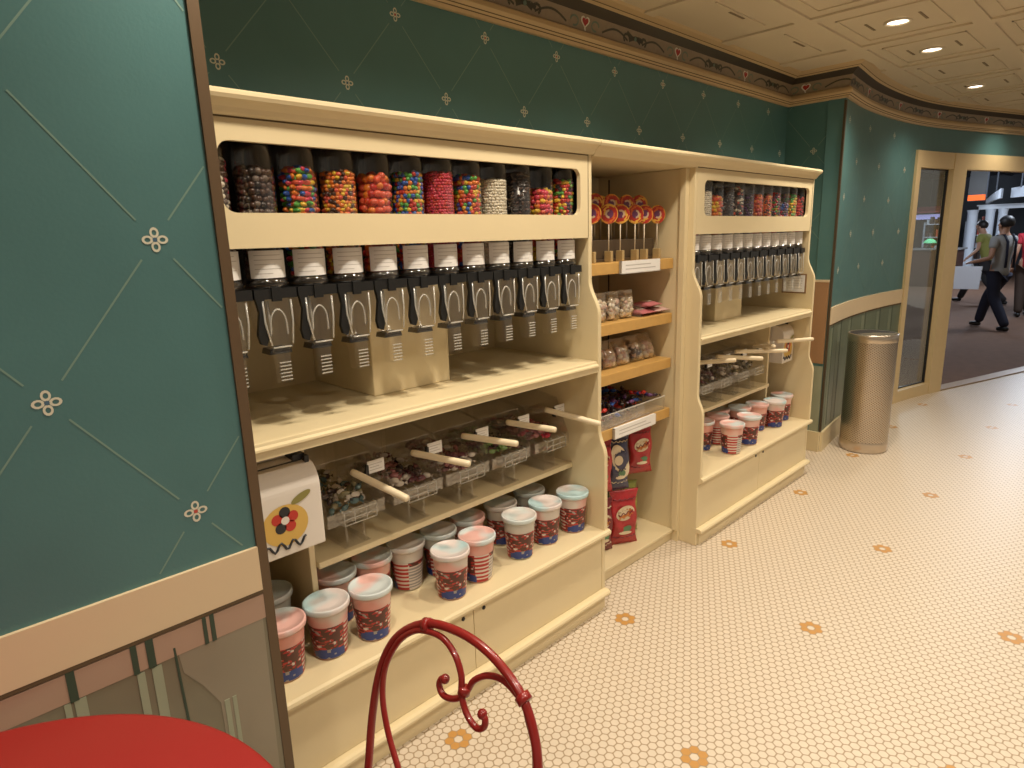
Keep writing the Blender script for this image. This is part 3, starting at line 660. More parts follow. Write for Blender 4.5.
# ================================================================== SCOOP BINS, SCOOPS
for n_, c_ in dict(m_teal=(0.10, 0.17, 0.18), m_khaki=(0.24, 0.21, 0.12), m_rose=(0.34, 0.13, 0.13), m_pale=(0.60, 0.53, 0.46), m_green=(0.17, 0.28, 0.08), m_dark=(0.06, 0.035, 0.03), m_plum=(0.15, 0.05, 0.06)).items(): CB[n_] = mat('sweet_wrapper' + n_[1:], c_, 0.25, coat=0.5)
def wrapped(style_cols, n, bx, by, z0, zh, r, seed):
    random.seed(seed); mb = MB()
    for k in range(n):
        c = (random.uniform(-bx, bx), random.uniform(*by), z0 + zh * (random.random() ** 0.8))
        rot = Matrix.Rotation(random.uniform(0, 6.28), 3, 'Z') @ Matrix.Rotation(random.uniform(0, 3), 3, 'X')
        m = CB[random.choice(style_cols)]; mb.ball(c, r, m, 1, (1.25, 0.8, 0.7), rot)
        for sg in (-1, 1):
            p = Vector(c) + rot @ Vector((sg * r * 1.25, 0, 0)); q = Vector(c) + rot @ Vector((sg * r * 2.0, 0, 0)); u = rot @ Vector((0, r * 0.6, 0.2 * r)); v_ = rot @ Vector((0, 0.1 * r, 0.6 * r))
            mb.add([p, q + u, q - u, q + v_ * 0.8], [(0, 1, 3), (0, 3, 2)], m)
    return mb
def scoop_bin(x, label, cols, seed, group, card=0.0):
    t = thing('scoop_bin', label, 'candy bin', (x, 1.62, 0.605), 0, group)
    hw = 0.098
    # clear box with a sloping open front
    o = [(0.0, 0.085), (0.0, 0.125), (0.06, 0.262), (0.36, 0.305), (0.36, 0.085)]
    mb = MB(); thk = 0.003
    for a in (-hw, hw - thk): mb.prism(o, 'x', a, a + thk, ACRYL)
    mb.box(-hw, hw, 0.0, 0.36, 0.085, 0.088, ACRYL); mb.box(-hw, hw, 0.0, 0.003, 0.085, 0.125, ACRYL); mb.box(-hw, hw, 0.357, 0.36, 0.085, 0.305, ACRYL)
    mb.build('box', t)
    mb = MB(); mb.prism([(0.06, 0.2635), (0.06, 0.2665), (0.36, 0.309), (0.36, 0.306)], 'x', -hw, hw, ACRYL); mb.build('lid', t)
    mb = MB()
    for a in (-0.03, 0.03): mb.box(a - 0.003, a + 0.003, 0.02, 0.20, 0.0, 0.085, ACRYL)
    mb.box(-0.045, 0.045, 0.01, 0.22, 0.0, 0.003, ACRYL); mb.build('stand', t)
    mb = MB()                                                   # clear ladder-like scoop rest in front
    for z in (0.088, 0.106, 0.128): mb.tube([(-0.055, -0.022, z), (0.055, -0.022, z)], 0.0017, RIB, 6)
    for a in (-0.055, -0.02, 0.02, 0.055): mb.tube([(a, -0.002, 0.086), (a, -0.022, 0.088), (a, -0.022, 0.128), (a, -0.002, 0.135)], 0.0016, RIB, 6)
    mb.build('scoop_rest', t)
    f = wrapped(cols, 90, hw - 0.034, (0.035, 0.325), 0.112, 0.045, 0.013, seed).build('candy_fill', t); f['kind'] = 'stuff'
    if True:
        mb = MB(); mb.box(0.062, 0.122, 0.024, 0.026, 0.205, 0.245, WHITE)
        for k in range(3): mb.box(0.068, 0.114 - 0.01 * (k % 2), 0.0235, 0.024, 0.214 + k * 0.009, 0.216 + k * 0.009, PRINT)
        c = mb.xf(Matrix.Translation((card, 0, 0))).build('price_card', t)
        mb = MB(); mb.prism([(0.050, 0.205), (0.063, 0.20), (0.063, 0.236), (0.056, 0.240)], 'y', 0.018, 0.027, BLACK); mb.xf(Matrix.Translation((card, 0, 0))).build('clip', c)
    return t
SB = [(0.905, ['m_teal', 'm_khaki', 'm_dark', 'm_khaki', 'm_pale'], 'blue-grey wrapped candies', 'first from the white bag box'), (1.135, ['m_dark', 'm_plum', 'm_pale', 'm_rose', 'm_pale'], 'brown and pale wrapped candies', 'second from the white bag box'), (1.348, ['m_rose', 'm_plum', 'm_plum', 'm_pale'], 'dark pink wrapped candies', 'third from the white bag box'), (1.560, ['m_green', 'm_khaki', 'm_green', 'm_dark', 'm_plum'], 'green wrapped candies', 'fourth from the white bag box'), (1.785, ['m_rose', 'm_rose', 'm_plum', 'pink'], 'pink wrapped candies', 'last beside the lollipop shelves')]
for k, (x, c, wds, w2) in enumerate(SB): scoop_bin(x, 'clear bin of ' + wds + ', ' + w2, c, 50 + k, 'scoop bins of the near cabinet', -0.02 if k == 4 else 0.0)
SBR = [(2.765, ['m_plum', 'm_dark', 'm_rose'], 'first by the mid shelves'), (2.965, ['m_rose', 'm_plum', 'm_dark'], 'second from the mid shelves'), (3.165, ['m_plum', 'm_pale', 'm_dark'], 'third from the mid shelves'), (3.365, ['m_pale', 'm_dark', 'm_khaki'], 'fourth from the mid shelves'), (3.565, ['m_pale', 'm_khaki', 'm_dark'], 'last by the divider panel')]
for k, (x, c, w2) in enumerate(SBR): scoop_bin(x, 'clear bin of mixed wrapped candies in the far cabinet, ' + w2, c, 70 + k, 'scoop bins of the far cabinet')
HAND = mat('ivory_handle', (0.80, 0.68, 0.48), 0.35)
def scoop(tip, root, label, group):
    tip, root = Vector(tip), Vector(root); d = (root - tip).normalized()
    t = thing('candy_scoop', label, 'scoop', tuple(root), 0, group); iv = Matrix.Translation(-root)
    mb = MB(); L = (root - tip).length
    mb.tube([tip, tip + d * 0.004, tip + d * 0.02, root - d * 0.01, root], [0.008, 0.0105, 0.0112, 0.0112, 0.010], HAND, 14); mb.xf(iv).build('handle', t)
    mb = MB(); h_ = Vector((d.x, d.y, 0)).normalized(); mb.tube([root - d * 0.005, root + h_ * 0.012 + Vector((0, 0, -0.004)), root + h_ * 0.026 + Vector((0, 0, -0.006)), root + h_ * 0.07 + Vector((0, 0, -0.014))], [0.008, 0.010, 0.016, 0.017], FROST, 14, caps=False); mb.xf(iv).build('bowl', t)
SC = [((0.989, 1.47, 0.771), (0.922, 1.66, 0.827), 'nearest ivory-handled scoop, in the bin beside the white bag box'), ((1.231, 1.47, 0.812), (1.145, 1.66, 0.830), 'second ivory-handled scoop, sticking out of the brown candy bin'), ((1.446, 1.47, 0.825), (1.36, 1.66, 0.836), 'third ivory-handled scoop, sticking out of the dark pink bin'), ((1.64, 1.47, 0.829), (1.579, 1.66, 0.836), 'fourth ivory-handled scoop, sticking out of the green candy bin'), ((1.878, 1.452, 0.800), (1.788, 1.66, 0.842), 'fifth ivory-handled scoop, its tip before the cabinet end panel')]
for a, b, lb in SC: scoop(a, b, lb, 'scoops of the near cabinet')
SCR = [((3.003, 1.47, 0.876), (2.935, 1.66, 0.850), 'leftmost ivory scoop of the far cabinet, half hidden by its end panel'), ((3.313, 1.47, 0.837), (3.16, 1.66, 0.850), 'lowest ivory scoop of the far cabinet, tilted down'), ((3.625, 1.47, 0.836), (3.372, 1.66, 0.846), 'long ivory scoop in the middle of the far cabinet'), ((3.50, 1.49, 0.876), (3.565, 1.64, 0.850), 'short slanting ivory scoop of the far cabinet'), ((3.945, 1.450, 0.863), (3.718, 1.574, 0.866), 'ivory scoop of the far cabinet jutting past the right end panel')]
for a, b, lb in SCR: scoop(a, b, lb, 'scoops of the far cabinet')

# ================================================================== BAG DISPENSERS
BAGW = mat('white_glossy_plastic', (0.74, 0.68, 0.62), 0.18, coat=0.4)
YEL = mat('decor_yellow', (0.66, 0.42, 0.10), 0.4); OLIVE = mat('decor_olive', (0.25, 0.22, 0.06), 0.4); INK = mat('decor_ink', (0.02, 0.02, 0.025), 0.4)
def bag_box(xc, hw, label):
    t = thing('bag_dispenser', label, 'bag dispenser', (xc, 1.50 if xc < 2 else 1.565, 0.72), 0, 'white bag dispensers')
    o = [(0.0, 0.0), (0.0, 0.165)] + [(0.055 * (1 - cos(a)), 0.165 + 0.062 * sin(a)) for a in [k * pi / 20 for k in range(1, 11)]] + [(0.17, 0.235), (0.17, 0.02), (0.15, 0.0)]
    mb = MB(); mb.prism(o, 'x', -hw, hw, BAGW); mb.build('housing', t, 0.004)
    mb = MB(); mb.prism([(0.06, 0.2255), (0.135, 0.2315), (0.135, 0.236), (0.06, 0.230)], 'x', -hw + 0.012, hw - 0.02, BAGW); mb.box(-hw + 0.01, hw - 0.035, 0.052, 0.058, 0.222, 0.2285, INK); mb.build('lid', t, 0.001)
    mb = MB(); mb.prism([(0.09, 0.235), (0.09, 0.2775), (0.15, 0.2775), (0.15, 0.235)], 'x', -0.03, 0.05, BAGW); mb.box(hw - 0.045, hw - 0.012, 0.05, 0.12, 0.228, 0.245, INK); mb.box(hw - 0.02, hw - 0.008, 0.035, 0.08, 0.21, 0.24, INK); mb.build('hanger', t)
    mb = MB()                                                  # plain painted decoration: yellow round, leaf and a curly line
    mb.add([(-0.008 + 0.062 * cos(2 * pi * k / 28), -0.0012, 0.085 + 0.055 * sin(2 * pi * k / 28)) for k in range(28)], [tuple(range(28))], YEL)
    mb.add([(0.040 + 0.028 * cos(2 * pi * k / 16), -0.0016, 0.148 + 0.011 * sin(2 * pi * k / 16) + 0.010 * cos(2 * pi * k / 16)) for k in range(16)], [tuple(range(16))], OLIVE)
    for c, r, m in (((-0.008, 0.098), 0.011, CB['red']),):
        for k in range(5):
            a = k * 2 * pi / 5 + 0.3; mb.add([(c[0] + 0.022 * cos(a) + 0.015 * cos(2 * pi * q / 14), -0.0018, c[1] + 0.022 * sin(a) + 0.015 * sin(2 * pi * q / 14)) for q in range(14)], [tuple(range(14))], INK if k % 2 else m)
        mb.add([(c[0] + r * cos(2 * pi * q / 14), -0.0024, c[1] + r * sin(2 * pi * q / 14)) for q in range(14)], [tuple(range(14))], BAGW)
    mb.tube([(-0.068 + 0.0062 * k, -0.001, 0.030 + 0.011 * sin(k * 1.15)) for k in range(19)], 0.0035, INK, 5)
    mb.build('decoration', t)
bag_box(0.640, 0.098, 'white glossy bag dispenser with a yellow flower decoration beside the left wall')
bag_box(3.872, 0.074, 'white glossy bag dispenser under the counter at the far cabinet\'s right end')

# ================================================================== COTTON CANDY TUBS
CLAB = [mat('tub_red', (0.42, 0.035, 0.03), 0.35), mat('tub_white', (0.66, 0.58, 0.52), 0.4), mat('tub_brown', (0.09, 0.03, 0.022), 0.4), mat('tub_blue', (0.02, 0.045, 0.22), 0.35), mat('tub_grey', (0.30, 0.28, 0.27), 0.4)]
def cotton(name, a, b):
    m = bpy.data.materials.new(name); m.use_nodes = True; nt = m.node_tree; b_ = nt.nodes['Principled BSDF']
    tc = nt.nodes.new('ShaderNodeNewGeometry'); n = nt.nodes.new('ShaderNodeTexNoise'); n.inputs['Scale'].default_value = 11; n.inputs['Detail'].default_value = 1
    nt.links.new(tc.outputs['Position'], n.inputs['Vector']); mr = nt.nodes.new('ShaderNodeMapRange'); mr.inputs['From Min'].default_value = 0.42; mr.inputs['From Max'].default_value = 0.58
    nt.links.new(n.outputs['Fac'], mr.inputs['Value']); mx = nt.nodes.new('ShaderNodeMix'); mx.data_type = 'RGBA'; mx.inputs['A'].default_value = (*a, 1); mx.inputs['B'].default_value = (*b, 1)
    nt.links.new(mr.outputs['Result'], mx.inputs['Factor']); nt.links.new(mx.outputs['Result'], b_.inputs['Base Color']); b_.inputs['Roughness'].default_value = 0.35; b_.inputs['Subsurface Weight'].default_value = 0.0
    return m
PK, BL = (0.72, 0.36, 0.33), (0.58, 0.66, 0.64)
TUBM = {'blue': cotton('tub_cup_blue_over_pink', (0.72, 0.40, 0.36), (0.64, 0.58, 0.53)), 'pink': cotton('tub_cup_pink', (0.72, 0.33, 0.28), (0.72, 0.46, 0.40)), 'pale': cotton('tub_cup_pale', (0.62, 0.56, 0.50), (0.55, 0.57, 0.53))}
LIDM = {'blue': cotton('tub_lid_blue', (0.46, 0.64, 0.68), (0.70, 0.62, 0.60)), 'pink': cotton('tub_lid_pink', (0.76, 0.45, 0.41), (0.60, 0.66, 0.67)), 'pale': cotton('tub_lid_pale', (0.68, 0.62, 0.59), (0.58, 0.65, 0.65))}
H = 0.165
VT = {}
def vn(x, y):
    """value noise 0..1"""
    def h(a, b):
        if (a, b) not in VT: VT[(a, b)] = random.Random(a * 7919 + b * 104729 + 5).random()
        return VT[(a, b)]
    xi, yi = int(x), int(y); fx, fy = x - xi, y - yi; fx = fx * fx * (3 - 2 * fx); fy = fy * fy * (3 - 2 * fy)
    return (h(xi, yi) * (1 - fx) + h(xi + 1, yi) * fx) * (1 - fy) + (h(xi, yi + 1) * (1 - fx) + h(xi + 1, yi + 1) * fx) * fy
def rz_(z): return 0.046 + (0.0605 - 0.046) * z / H
def tub_meshes(kind):
    P = {}
    mb = MB(); mb.lathe([(0.0, 0.001), (0.040, 0.001), (0.045, 0.003), (rz_(0.01), 0.01), (rz_(0.145), 0.145), (rz_(0.15), 0.150)], TUBM[kind], n=36); P['cup'] = mb
    mb = MB(); mb.lathe([(rz_(0.15), 0.146), (0.0645, 0.147), (0.0655, 0.151), (0.0655, 0.160), (0.0645, 0.163), (0.060, 0.164), (0.058, 0.160), (0.03, 0.1585), (0.0, 0.160)], LIDM[kind], n=40); P['lid'] = mb
    # printed wrap: a dense grid of cells with stripes, dark squiggles and a blue foot
    mb = MB(); NA, NZ = 96, 40; z0, z1 = 0.006, 0.108; rnd_ = random.Random(3)
    idx = [[0] * NA for _ in range(NZ)]
    for j in range(NZ):
        v = j / NZ
        for i in range(NA):
            u = i / NA * 2                                          # the print repeats front and back
            uu = u % 1
            w_ = v + 0.04 * sin(u * 2 * pi)
            c = 0 if (w_ * 9) % 1 < 0.6 else 2
            if uu > 0.68: c = 0 if (v * 7) % 1 < 0.55 else 1      # stripe block
            if v < 0.30 - 1.1 * (uu - 0.40) ** 2 and 0.06 < uu < 0.70: c = 3 if vn(i * 0.17, j * 0.22) < 0.80 else 4
            elif uu < 0.66 and 0.30 < v < 0.93:
                g = vn(i * 0.34, j * 0.26 + 9) + 0.12 * sin(i * 0.5 + j * 0.35)
                if g > 0.50: c = 2
                elif g < 0.20: c = 1
                elif g < 0.25: c = 4
            if i >= NA // 2 and uu < 0.40 and v < 0.85: c = 4 if int(v * 18) % 2 else 1   # plain grey information panel at the back
            idx[j][i] = c
    for c in range(5):
        vs, fs = [], []
        for j in range(NZ):
            for i in range(NA):
                if idx[j][i] != c: continue
                b0 = len(vs)
                for zz, ii in ((j, i), (j, i + 1), (j + 1, i + 1), (j + 1, i)):
                    z = z0 + (z1 - z0) * zz / NZ; a = 2 * pi * ii / NA; r = rz_(z) + 0.0006; vs.append((r * cos(a), r * sin(a), z))
                fs.append((b0, b0 + 1, b0 + 2, b0 + 3))
        mb.add(vs, fs, CLAB[c])
    P['printed_wrap'] = mb
    return {k: v.mesh(k) for k, v in P.items()}
TM = {k: tub_meshes(k) for k in TUBM}
def tub(x, y, kind, turn, label, group):
    t = thing('cotton_candy_tub', label, 'candy tub', (x, y, 0.3543), turn, group)
    for k, me in TM[kind].items():
        o = bpy.data.objects.new(k, me); COL.objects.link(o); o.parent = t
G1 = 'cotton candy tubs of the near cabinet'
FACE = -2.15
TL = [(0.612, 1.556, 'pink', 0.2, 'pink-lidded candy tub cut off by the wall edge, in the front row'), (0.746, 1.556, 'blue', 0, 'large pale blue lidded candy tub, second in the front row by the wall'), (0.880, 1.537, 'pink', 0.1, 'pink candy tub third in the front row, behind the red chair back'), (1.182, 1.535, 'blue', 0.1, 'blue-lidded pink candy tub in the middle of the front row'), (1.313, 1.55, 'pink', -1.3, 'pink candy tub turned to its stripes, right of the middle blue-lidded one'), (1.525, 1.556, 'pale', 0, 'pale-lidded candy tub third from the front row\'s right end'), (1.675, 1.564, 'blue', 0.15, 'blue and pink lidded tub second from the front row\'s right end'), (1.824, 1.553, 'blue', 0.3, 'candy tub at the front row\'s right end by the end panel'),
      (0.655, 1.725, 'pale', 0.5, 'shadowed pale tub at the very back behind the wall edge'), (0.848, 1.688, 'pink', 0.2, 'pink tub in the back row, right of the divider board'), (0.982, 1.690, 'pink', 0.4, 'pink tub in the back row, second right of the divider'), (1.115, 1.690, 'pale', -1.9, 'pale tub in the back row showing its red and white striped side'), (1.248, 1.682, 'pale', -1.7, 'pale grey tub in the back row behind the middle blue-lidded one'), (1.390, 1.690, 'pink', 0.2, 'pale pink tub in the back row behind the striped pink one'), (1.557, 1.69, 'pale', 0.4, 'dim tub in the back row, second from the right end'), (1.726, 1.70, 'pale', 0.2, 'dim tub at the back row\'s right end')]
for x, y, k, a, lb in TL: tub(x, y, k, -2.25 - 1.1 + a, lb, G1)
G2 = 'cotton candy tubs of the far cabinet'
TR = [(3.095, 1.52, 'pink', -1.4, 'nearest pink tub of the far cabinet, turned to its stripes'), (3.19, 1.655, 'pink', -1.5, 'pink tub of the far cabinet behind the nearest one'), (3.296, 1.522, 'pink', 0.1, 'front tub of the far cabinet with a pink and white lid and blue foot'), (3.432, 1.645, 'pink', 0.2, 'pink-lidded tub in the far cabinet\'s back row, left of the tall pink one'), (3.566, 1.602, 'pink', 0.2, 'pink tub in the middle of the far cabinet'), (3.70, 1.555, 'blue', 0.2, 'pale blue lidded tub before the far divider'), (3.87, 1.585, 'pink', 0.1, 'last pink tub of the far cabinet, right of the divider'), (3.045, 1.665, 'pink', 0.3, 'half hidden pink tub behind the far cabinet\'s left end panel'), (3.31, 1.715, 'pink', 0.4, 'rearmost pink tub at the left of the far cabinet')]
for x, y, k, a, lb in TR: tub(x, y, k, -2.71 - 1.1 + a, lb, G2)
# ================================================================== SHELF UNIT BETWEEN THE CABINETS
U0, U1 = 1.9135, 2.6385
T = thing('shelf_unit', 'narrow cream shelf unit with golden wooden shelves between the two candy cabinets', 'shelf', ((U0 + U1) / 2, 1.8, 0))
iv = Matrix.Translation(-Vector(T.location))
def B(mb, nm, bv=0): return mb.xf(iv).build(nm, T, bv)
pr = [(YB - 0.002, 1.80), (YB - 0.002, 1.840), (1.486, 1.840), (1.479, 1.835), (1.478, 1.828), (1.482, 1.820), (1.492, 1.814), (1.502, 1.805), (1.508, 1.796), (1.514, 1.787), (1.53, 1.785), (2.0, 1.785), (2.0, 1.80)]
mb = MB(); mb.prism(pr, 'x', U0 + 0.0022, U1 - 0.001, CREAM); B(mb, 'crown', 0.0)
for a, b in ((U0, U0 + 0.018), (U1 - 0.018, U1)):
    mb = MB(); mb.box(a, b, 1.548, 2.05, 0.0, 1.784, CREAM)
    if a > 2: mb.box(a - 0.001, a, 1.972, 1.980, 0.1, 1.77, BLACK); mb.box(a - 0.012, a, 1.548, 1.575, 0.062, 1.784, CREAM)
    B(mb, 'side_panel', 0.002)
mb = MB(); mb.box(U0 + 0.018, U1 - 0.018, 2.04, 2.05, 0, 1.784, CREAM); B(mb, 'back_panel')
ST = [1.397, 1.147, 0.934, 0.690]
for z in ST:
    mb = MB(); mb.box(U0 + 0.0185, U1 - 0.0315, 1.60, 2.039, z - 0.047, z, WOOD); B(mb, 'shelf', 0.003)
mb = MB(); mb.box(U0 + 0.018, U1 - 0.018, 1.582, 2.04, 0.0, 0.046, CREAM); mb.box(U0 + 0.018, U1 - 0.018, 1.570, 2.04, 0.046, 0.062, CREAM); B(mb, 'plinth', 0.003)
def shelf_sign(xa, xb, za, zb, label):
    t = thing('shelf_sign', label, 'sign', ((xa + xb) / 2, 1.598, (za + zb) / 2), 0, 'white signs on the shelf edges'); w = (xb - xa) / 2; h = (zb - za) / 2
    mb = MB(); mb.box(-w, w, -0.012, 0.0, -h, h, WHITE)
    for k, (a, b) in enumerate(((-0.8, 0.5), (-0.8, 0.75))): mb.box(a * w, b * w, -0.0125, -0.012, h * (0.25 - 0.6 * k), h * (0.40 - 0.6 * k), PRINT)
    mb.build('card', t)
    mb = MB(); mb.box(-w, w, -0.0145, -0.0128, -h, -h + 0.004, ACRYL); mb.box(-w - 0.003, -w, -0.0145, 0, -h, h, ACRYL); mb.box(w, w + 0.003, -0.0145, 0, -h, h, ACRYL); mb.build('holder', t)
shelf_sign(2.19, 2.475, 1.348, 1.400, 'white sign on the edge of the lollipop shelf')
shelf_sign(2.15, 2.465, 0.642, 0.692, 'white sign on the lowest golden shelf above the hanging red bags')

# ---- lollipops in their stand
LOL = [cm('lolly_red', (0.42, 0.03, 0.02)), cm('lolly_yellow', (0.72, 0.40, 0.06)), cm('lolly_orange', (0.62, 0.14, 0.03)), cm('lolly_purple', (0.16, 0.05, 0.14)), cm('lolly_cream', (0.66, 0.48, 0.34))]
def lolly_mesh():
    mb = MB(); NR, NA, R = 7, 36, 0.041
    prof = [(0.0, 0.007), (0.010, 0.0068), (0.018, 0.0063), (0.025, 0.006), (0.031, 0.0055), (0.036, 0.0045), (0.0395, 0.003), (0.041, 0.0)]
    for side in (-1, 1):
        for j in range(NR):
            for i in range(NA):
                c = 3 if j == 0 else (4 if (i * 2 // NA + j) % 2 else 3) if j == 1 else (1 if j >= 5 and ((i + 3 * j) % 12) < 8 else (0, 0, 1, 0, 0, 2)[((i + 4 * j) % 36) * 6 // 36])
                vs = []
                for jj, ii in ((j, i), (j, i + 1), (j + 1, i + 1), (j + 1, i)):
                    r, d = prof[jj]; a = 2 * pi * ii / NA; vs.append((r * cos(a), side * -d, r * sin(a)))
                mb.add(vs if side > 0 else vs[::-1], [(0, 1, 2, 3)], LOL[c], True)
    return mb.mesh('lolly_candy')
LM = lolly_mesh(); mbs = MB(); mbs.tube([(0, 0, -0.149), (0, 0, -0.036)], 0.0024, mat('lolly_stick', (0.72, 0.62, 0.48), 0.5), 8); LSM = mbs.mesh('lolly_stick')
G3 = 'swirl lollipops on the top shelf'
TW = mat('stand_wood', (0.07, 0.045, 0.025), 0.5); TWC = mat('stand_clip', (0.42, 0.30, 0.14), 0.45)
fr_ = [(2.077, 0.0, 'front row lollipop at the left end, by the cabinet panel'), (2.190, 0.02, 'second lollipop from the left in the front row'), (2.270, -0.01, 'third lollipop from the left in the front row'), (2.377, 0.03, 'fourth lollipop from the left in the front row'), (2.447, 0.0, 'fifth lollipop from the left in the front row'), (2.548, 0.02, 'rightmost lollipop of the front row')]
bk = [(2.03, 'back row swirl lollipop hidden behind the cabinet panel'), (2.135, 'second swirl lollipop from the left in the back row'), (2.225, 'third swirl lollipop from the left in the back row'), (2.325, 'fourth swirl lollipop from the left in the back row'), (2.425, 'fifth swirl lollipop from the left in the back row'), (2.525, 'rightmost swirl lollipop in the back row')]
ts = thing('lollipop_stand', 'low dark stand with small clips holding the swirl lollipops', 'stand', (2.30, 1.70, 1.3975))
mb = MB(); mb.box(-0.30, 0.268, -0.03, 0.16, 0, 0.012, TW); mb.box(-0.30, 0.268, -0.02, 0.16, 0.012, 0.0905, TW); mb.build('base', ts, 0.002)
for x, dz, lb in fr_:
    mb = MB(); mb.box(x - 2.30 - 0.008, x - 2.30 + 0.008, -0.065, -0.0305, 0, 0.045, TWC); mb.build('clip', ts, 0.002)
def lolly(x, y, z, lb, turn):
    t = thing('lollipop', 'red and yellow ' + lb, 'lollipop', (x, y, z), turn, G3)
    for nm, me in (('candy', LM), ('stick', LSM)):
        o = bpy.data.objects.new(nm, me); COL.objects.link(o); o.parent = t
        if nm == 'candy': o.rotation_euler = (0, random.uniform(0, 6.2), 0)
for x, dz, lb in fr_: lolly(x, 1.6525, 1.592, lb.replace('lollipop', 'swirl lollipop'), -0.6 + random.uniform(-0.2, 0.2))
for x, lb in [(2.085, 'middle row swirl lollipop at the left end'), (2.175, 'second swirl lollipop from the left in the middle row'), (2.29, 'third swirl lollipop from the left in the middle row'), (2.40, 'fourth swirl lollipop from the left in the middle row'), (2.495, 'rightmost swirl lollipop of the middle row')]: lolly(x, 1.715, 1.6378, lb, -0.6 + random.uniform(-0.2, 0.2))
for x, lb in bk: lolly(x, 1.80, 1.6378, lb, -0.6 + random.uniform(-0.3, 0.3))

# ---- clear bags of sweets
def pouch(w, d, h, m, crimp=0.02):
    """filled sachet: superellipse sections, flat seals at top and bottom"""
    mb = MB(); N = 28; secs = []
    for k in range(15):
        t = k / 14; z = h * t; f = max(0.0, sin(pi * min(1, max(0, (t - 0.03) / 0.85)))) ** 0.45 if 0.03 < t < 0.88 else 0.0
        secs.append((z, w * (0.96 + 0.04 * (t * 2 - 1) ** 2 - 0.06 * f), 0.0012 + (d - 0.0012) * f))
    vs = []
    for z, a, b in secs:
        for i in range(N):
            an = 2 * pi * i / N; c, s_ = cos(an), sin(an)
            vs.append((a * math.copysign(abs(c) ** 0.7, c), b * math.copysign(abs(s_) ** 0.8, s_) + 0.0015 * sin(i * 2.1 + z * 170), z))
    mb.add(vs, [(i * N + k, i * N + (k + 1) % N, (i + 1) * N + (k + 1) % N, (i + 1) * N + k) for i in range(len(secs) - 1) for k in range(N)] + [tuple(range(N))[::-1], tuple(range((len(secs) - 1) * N, len(secs) * N))], m, True)
    return mb
BAGCL = clear('clear_bag', (0.93, 0.92, 0.9), 0.7, 0.15, 0.05, (0.8, 0.75, 0.7))
def sweet_bag(x, y, z, w, d, h, cols, r, n, label, cat, group, tilt=0, rz=0, zf=0.62):
    t = thing('sweet_bag', label, cat, (x, y, z), rz, group); t.rotation_euler = (tilt, 0, rz)
    pouch(w, d, h, BAGCL).build('pouch', t)
    random.seed(int(x * 1000 + z * 77)); mb = MB()
    for k in range(n):
        zz = h * random.uniform(0.12, zf); f = sin(pi * min(1, zz / h / 0.9)) ** 0.5
        mb.ball((random.uniform(-w + r, w - r) * 0.88, random.uniform(-1, 1) * max(0.002, d * f - r) * 0.9, zz), r, random.choice(cols), 1, (1, 1, 0.85), Matrix.Rotation(random.uniform(0, 3), 3, 'X'))
    f = mb.build('sweets', t); f['kind'] = 'stuff'
PUFF = [cm('puff_cream', (0.72, 0.62, 0.46), 0.6), cm('puff_white', (0.74, 0.68, 0.58), 0.6), cm('puff_pink', (0.68, 0.46, 0.38), 0.6)]
G4 = 'clear bags of pale sweets on the golden shelves'
for x, w, lb in ((2.130, 0.036, 'upright clear bag of cream sweets nearest the near cabinet, second shelf'), (2.222, 0.036, 'middle upright clear bag of cream sweets on the second shelf'), (2.318, 0.040, 'tallest upright clear bag of cream sweets, beside the acrylic divider')):
    sweet_bag(x, 1.66, 1.148, w, 0.030, 0.125, PUFF, 0.011, 75, lb, 'bag of sweets', G4, rz=-0.25, zf=0.72)
t = thing('shelf_divider', 'small clear upright divider on the second shelf', 'divider', (2.385, 1.62, 1.1475)); mb = MB(); mb.box(-0.0015, 0.0015, 0, 0.30, 0, 0.055, ACRYL); mb.box(-0.0015, 0.02, 0, 0.30, 0, 0.002, ACRYL); mb.build('plate', t)
PKS = [cm('pack_pink', (0.50, 0.16, 0.17), 0.4), cm('pack_rose', (0.60, 0.38, 0.34), 0.4), cm('pack_violet', (0.20, 0.08, 0.16), 0.4)]
for k, (x, y, z, rz) in enumerate(((2.445, 1.665, 1.148, 0.0), (2.56, 1.665, 1.148, 0.0), (2.495, 1.79, 1.148, 0.1), (2.50, 1.67, 1.178, 0.05))):
    t = thing('sweet_packet', ['flat pink sweet packet lying by the acrylic divider', 'flat pink sweet packet lying against the right side panel', 'flat pink sweet packet lying at the back of the second shelf', 'pink sweet packet lying on top of two others'][k], 'packet', (x, y, z), rz, 'pink packets on the second shelf')
    p = pouch(0.055, 0.014, 0.10, PKS[k % 3]); p.xf(Matrix.Translation((0, 0.05, 0.0142)) @ Matrix.Rotation(pi / 2, 4, 'X')); p.xf(Matrix.Rotation(pi / 2, 4, 'Z') if k < 3 and False else Matrix.Identity(4)); p.build('wrapper', t)
    mb = MB(); mb.add([(0.03 * cos(2 * pi * q / 16), 0.02 * sin(2 * pi * q / 16), 0.0288) for q in range(16)], [tuple(range(16))], PUFF[1]); mb.build('sticker', t)
COOK = [cm('cookie_white', (0.70, 0.62, 0.52), 0.6), cm('cookie_tan', (0.52, 0.34, 0.22), 0.6), cm('cookie_rose', (0.60, 0.38, 0.32), 0.6)]
for k, (x, cols, lb) in enumerate(((2.115, COOK, 'leftmost leaning bag of pale biscuits on the third shelf'), (2.225, COOK, 'second leaning bag of pale biscuits on the third shelf'), (2.325, COOK, 'third leaning bag of pale biscuits, in the middle of the third shelf'), (2.435, COOK + [CB['brown']], 'fourth leaning bag of biscuits with a dark top'), (2.525, COOK, 'rightmost leaning bag of pale biscuits on the third shelf'))):
    sweet_bag(x, 1.672, 0.936, 0.044, 0.030, 0.125, cols, 0.014, 60, lb, 'bag of sweets', G4, tilt=-0.42, rz=-0.2, zf=0.6)

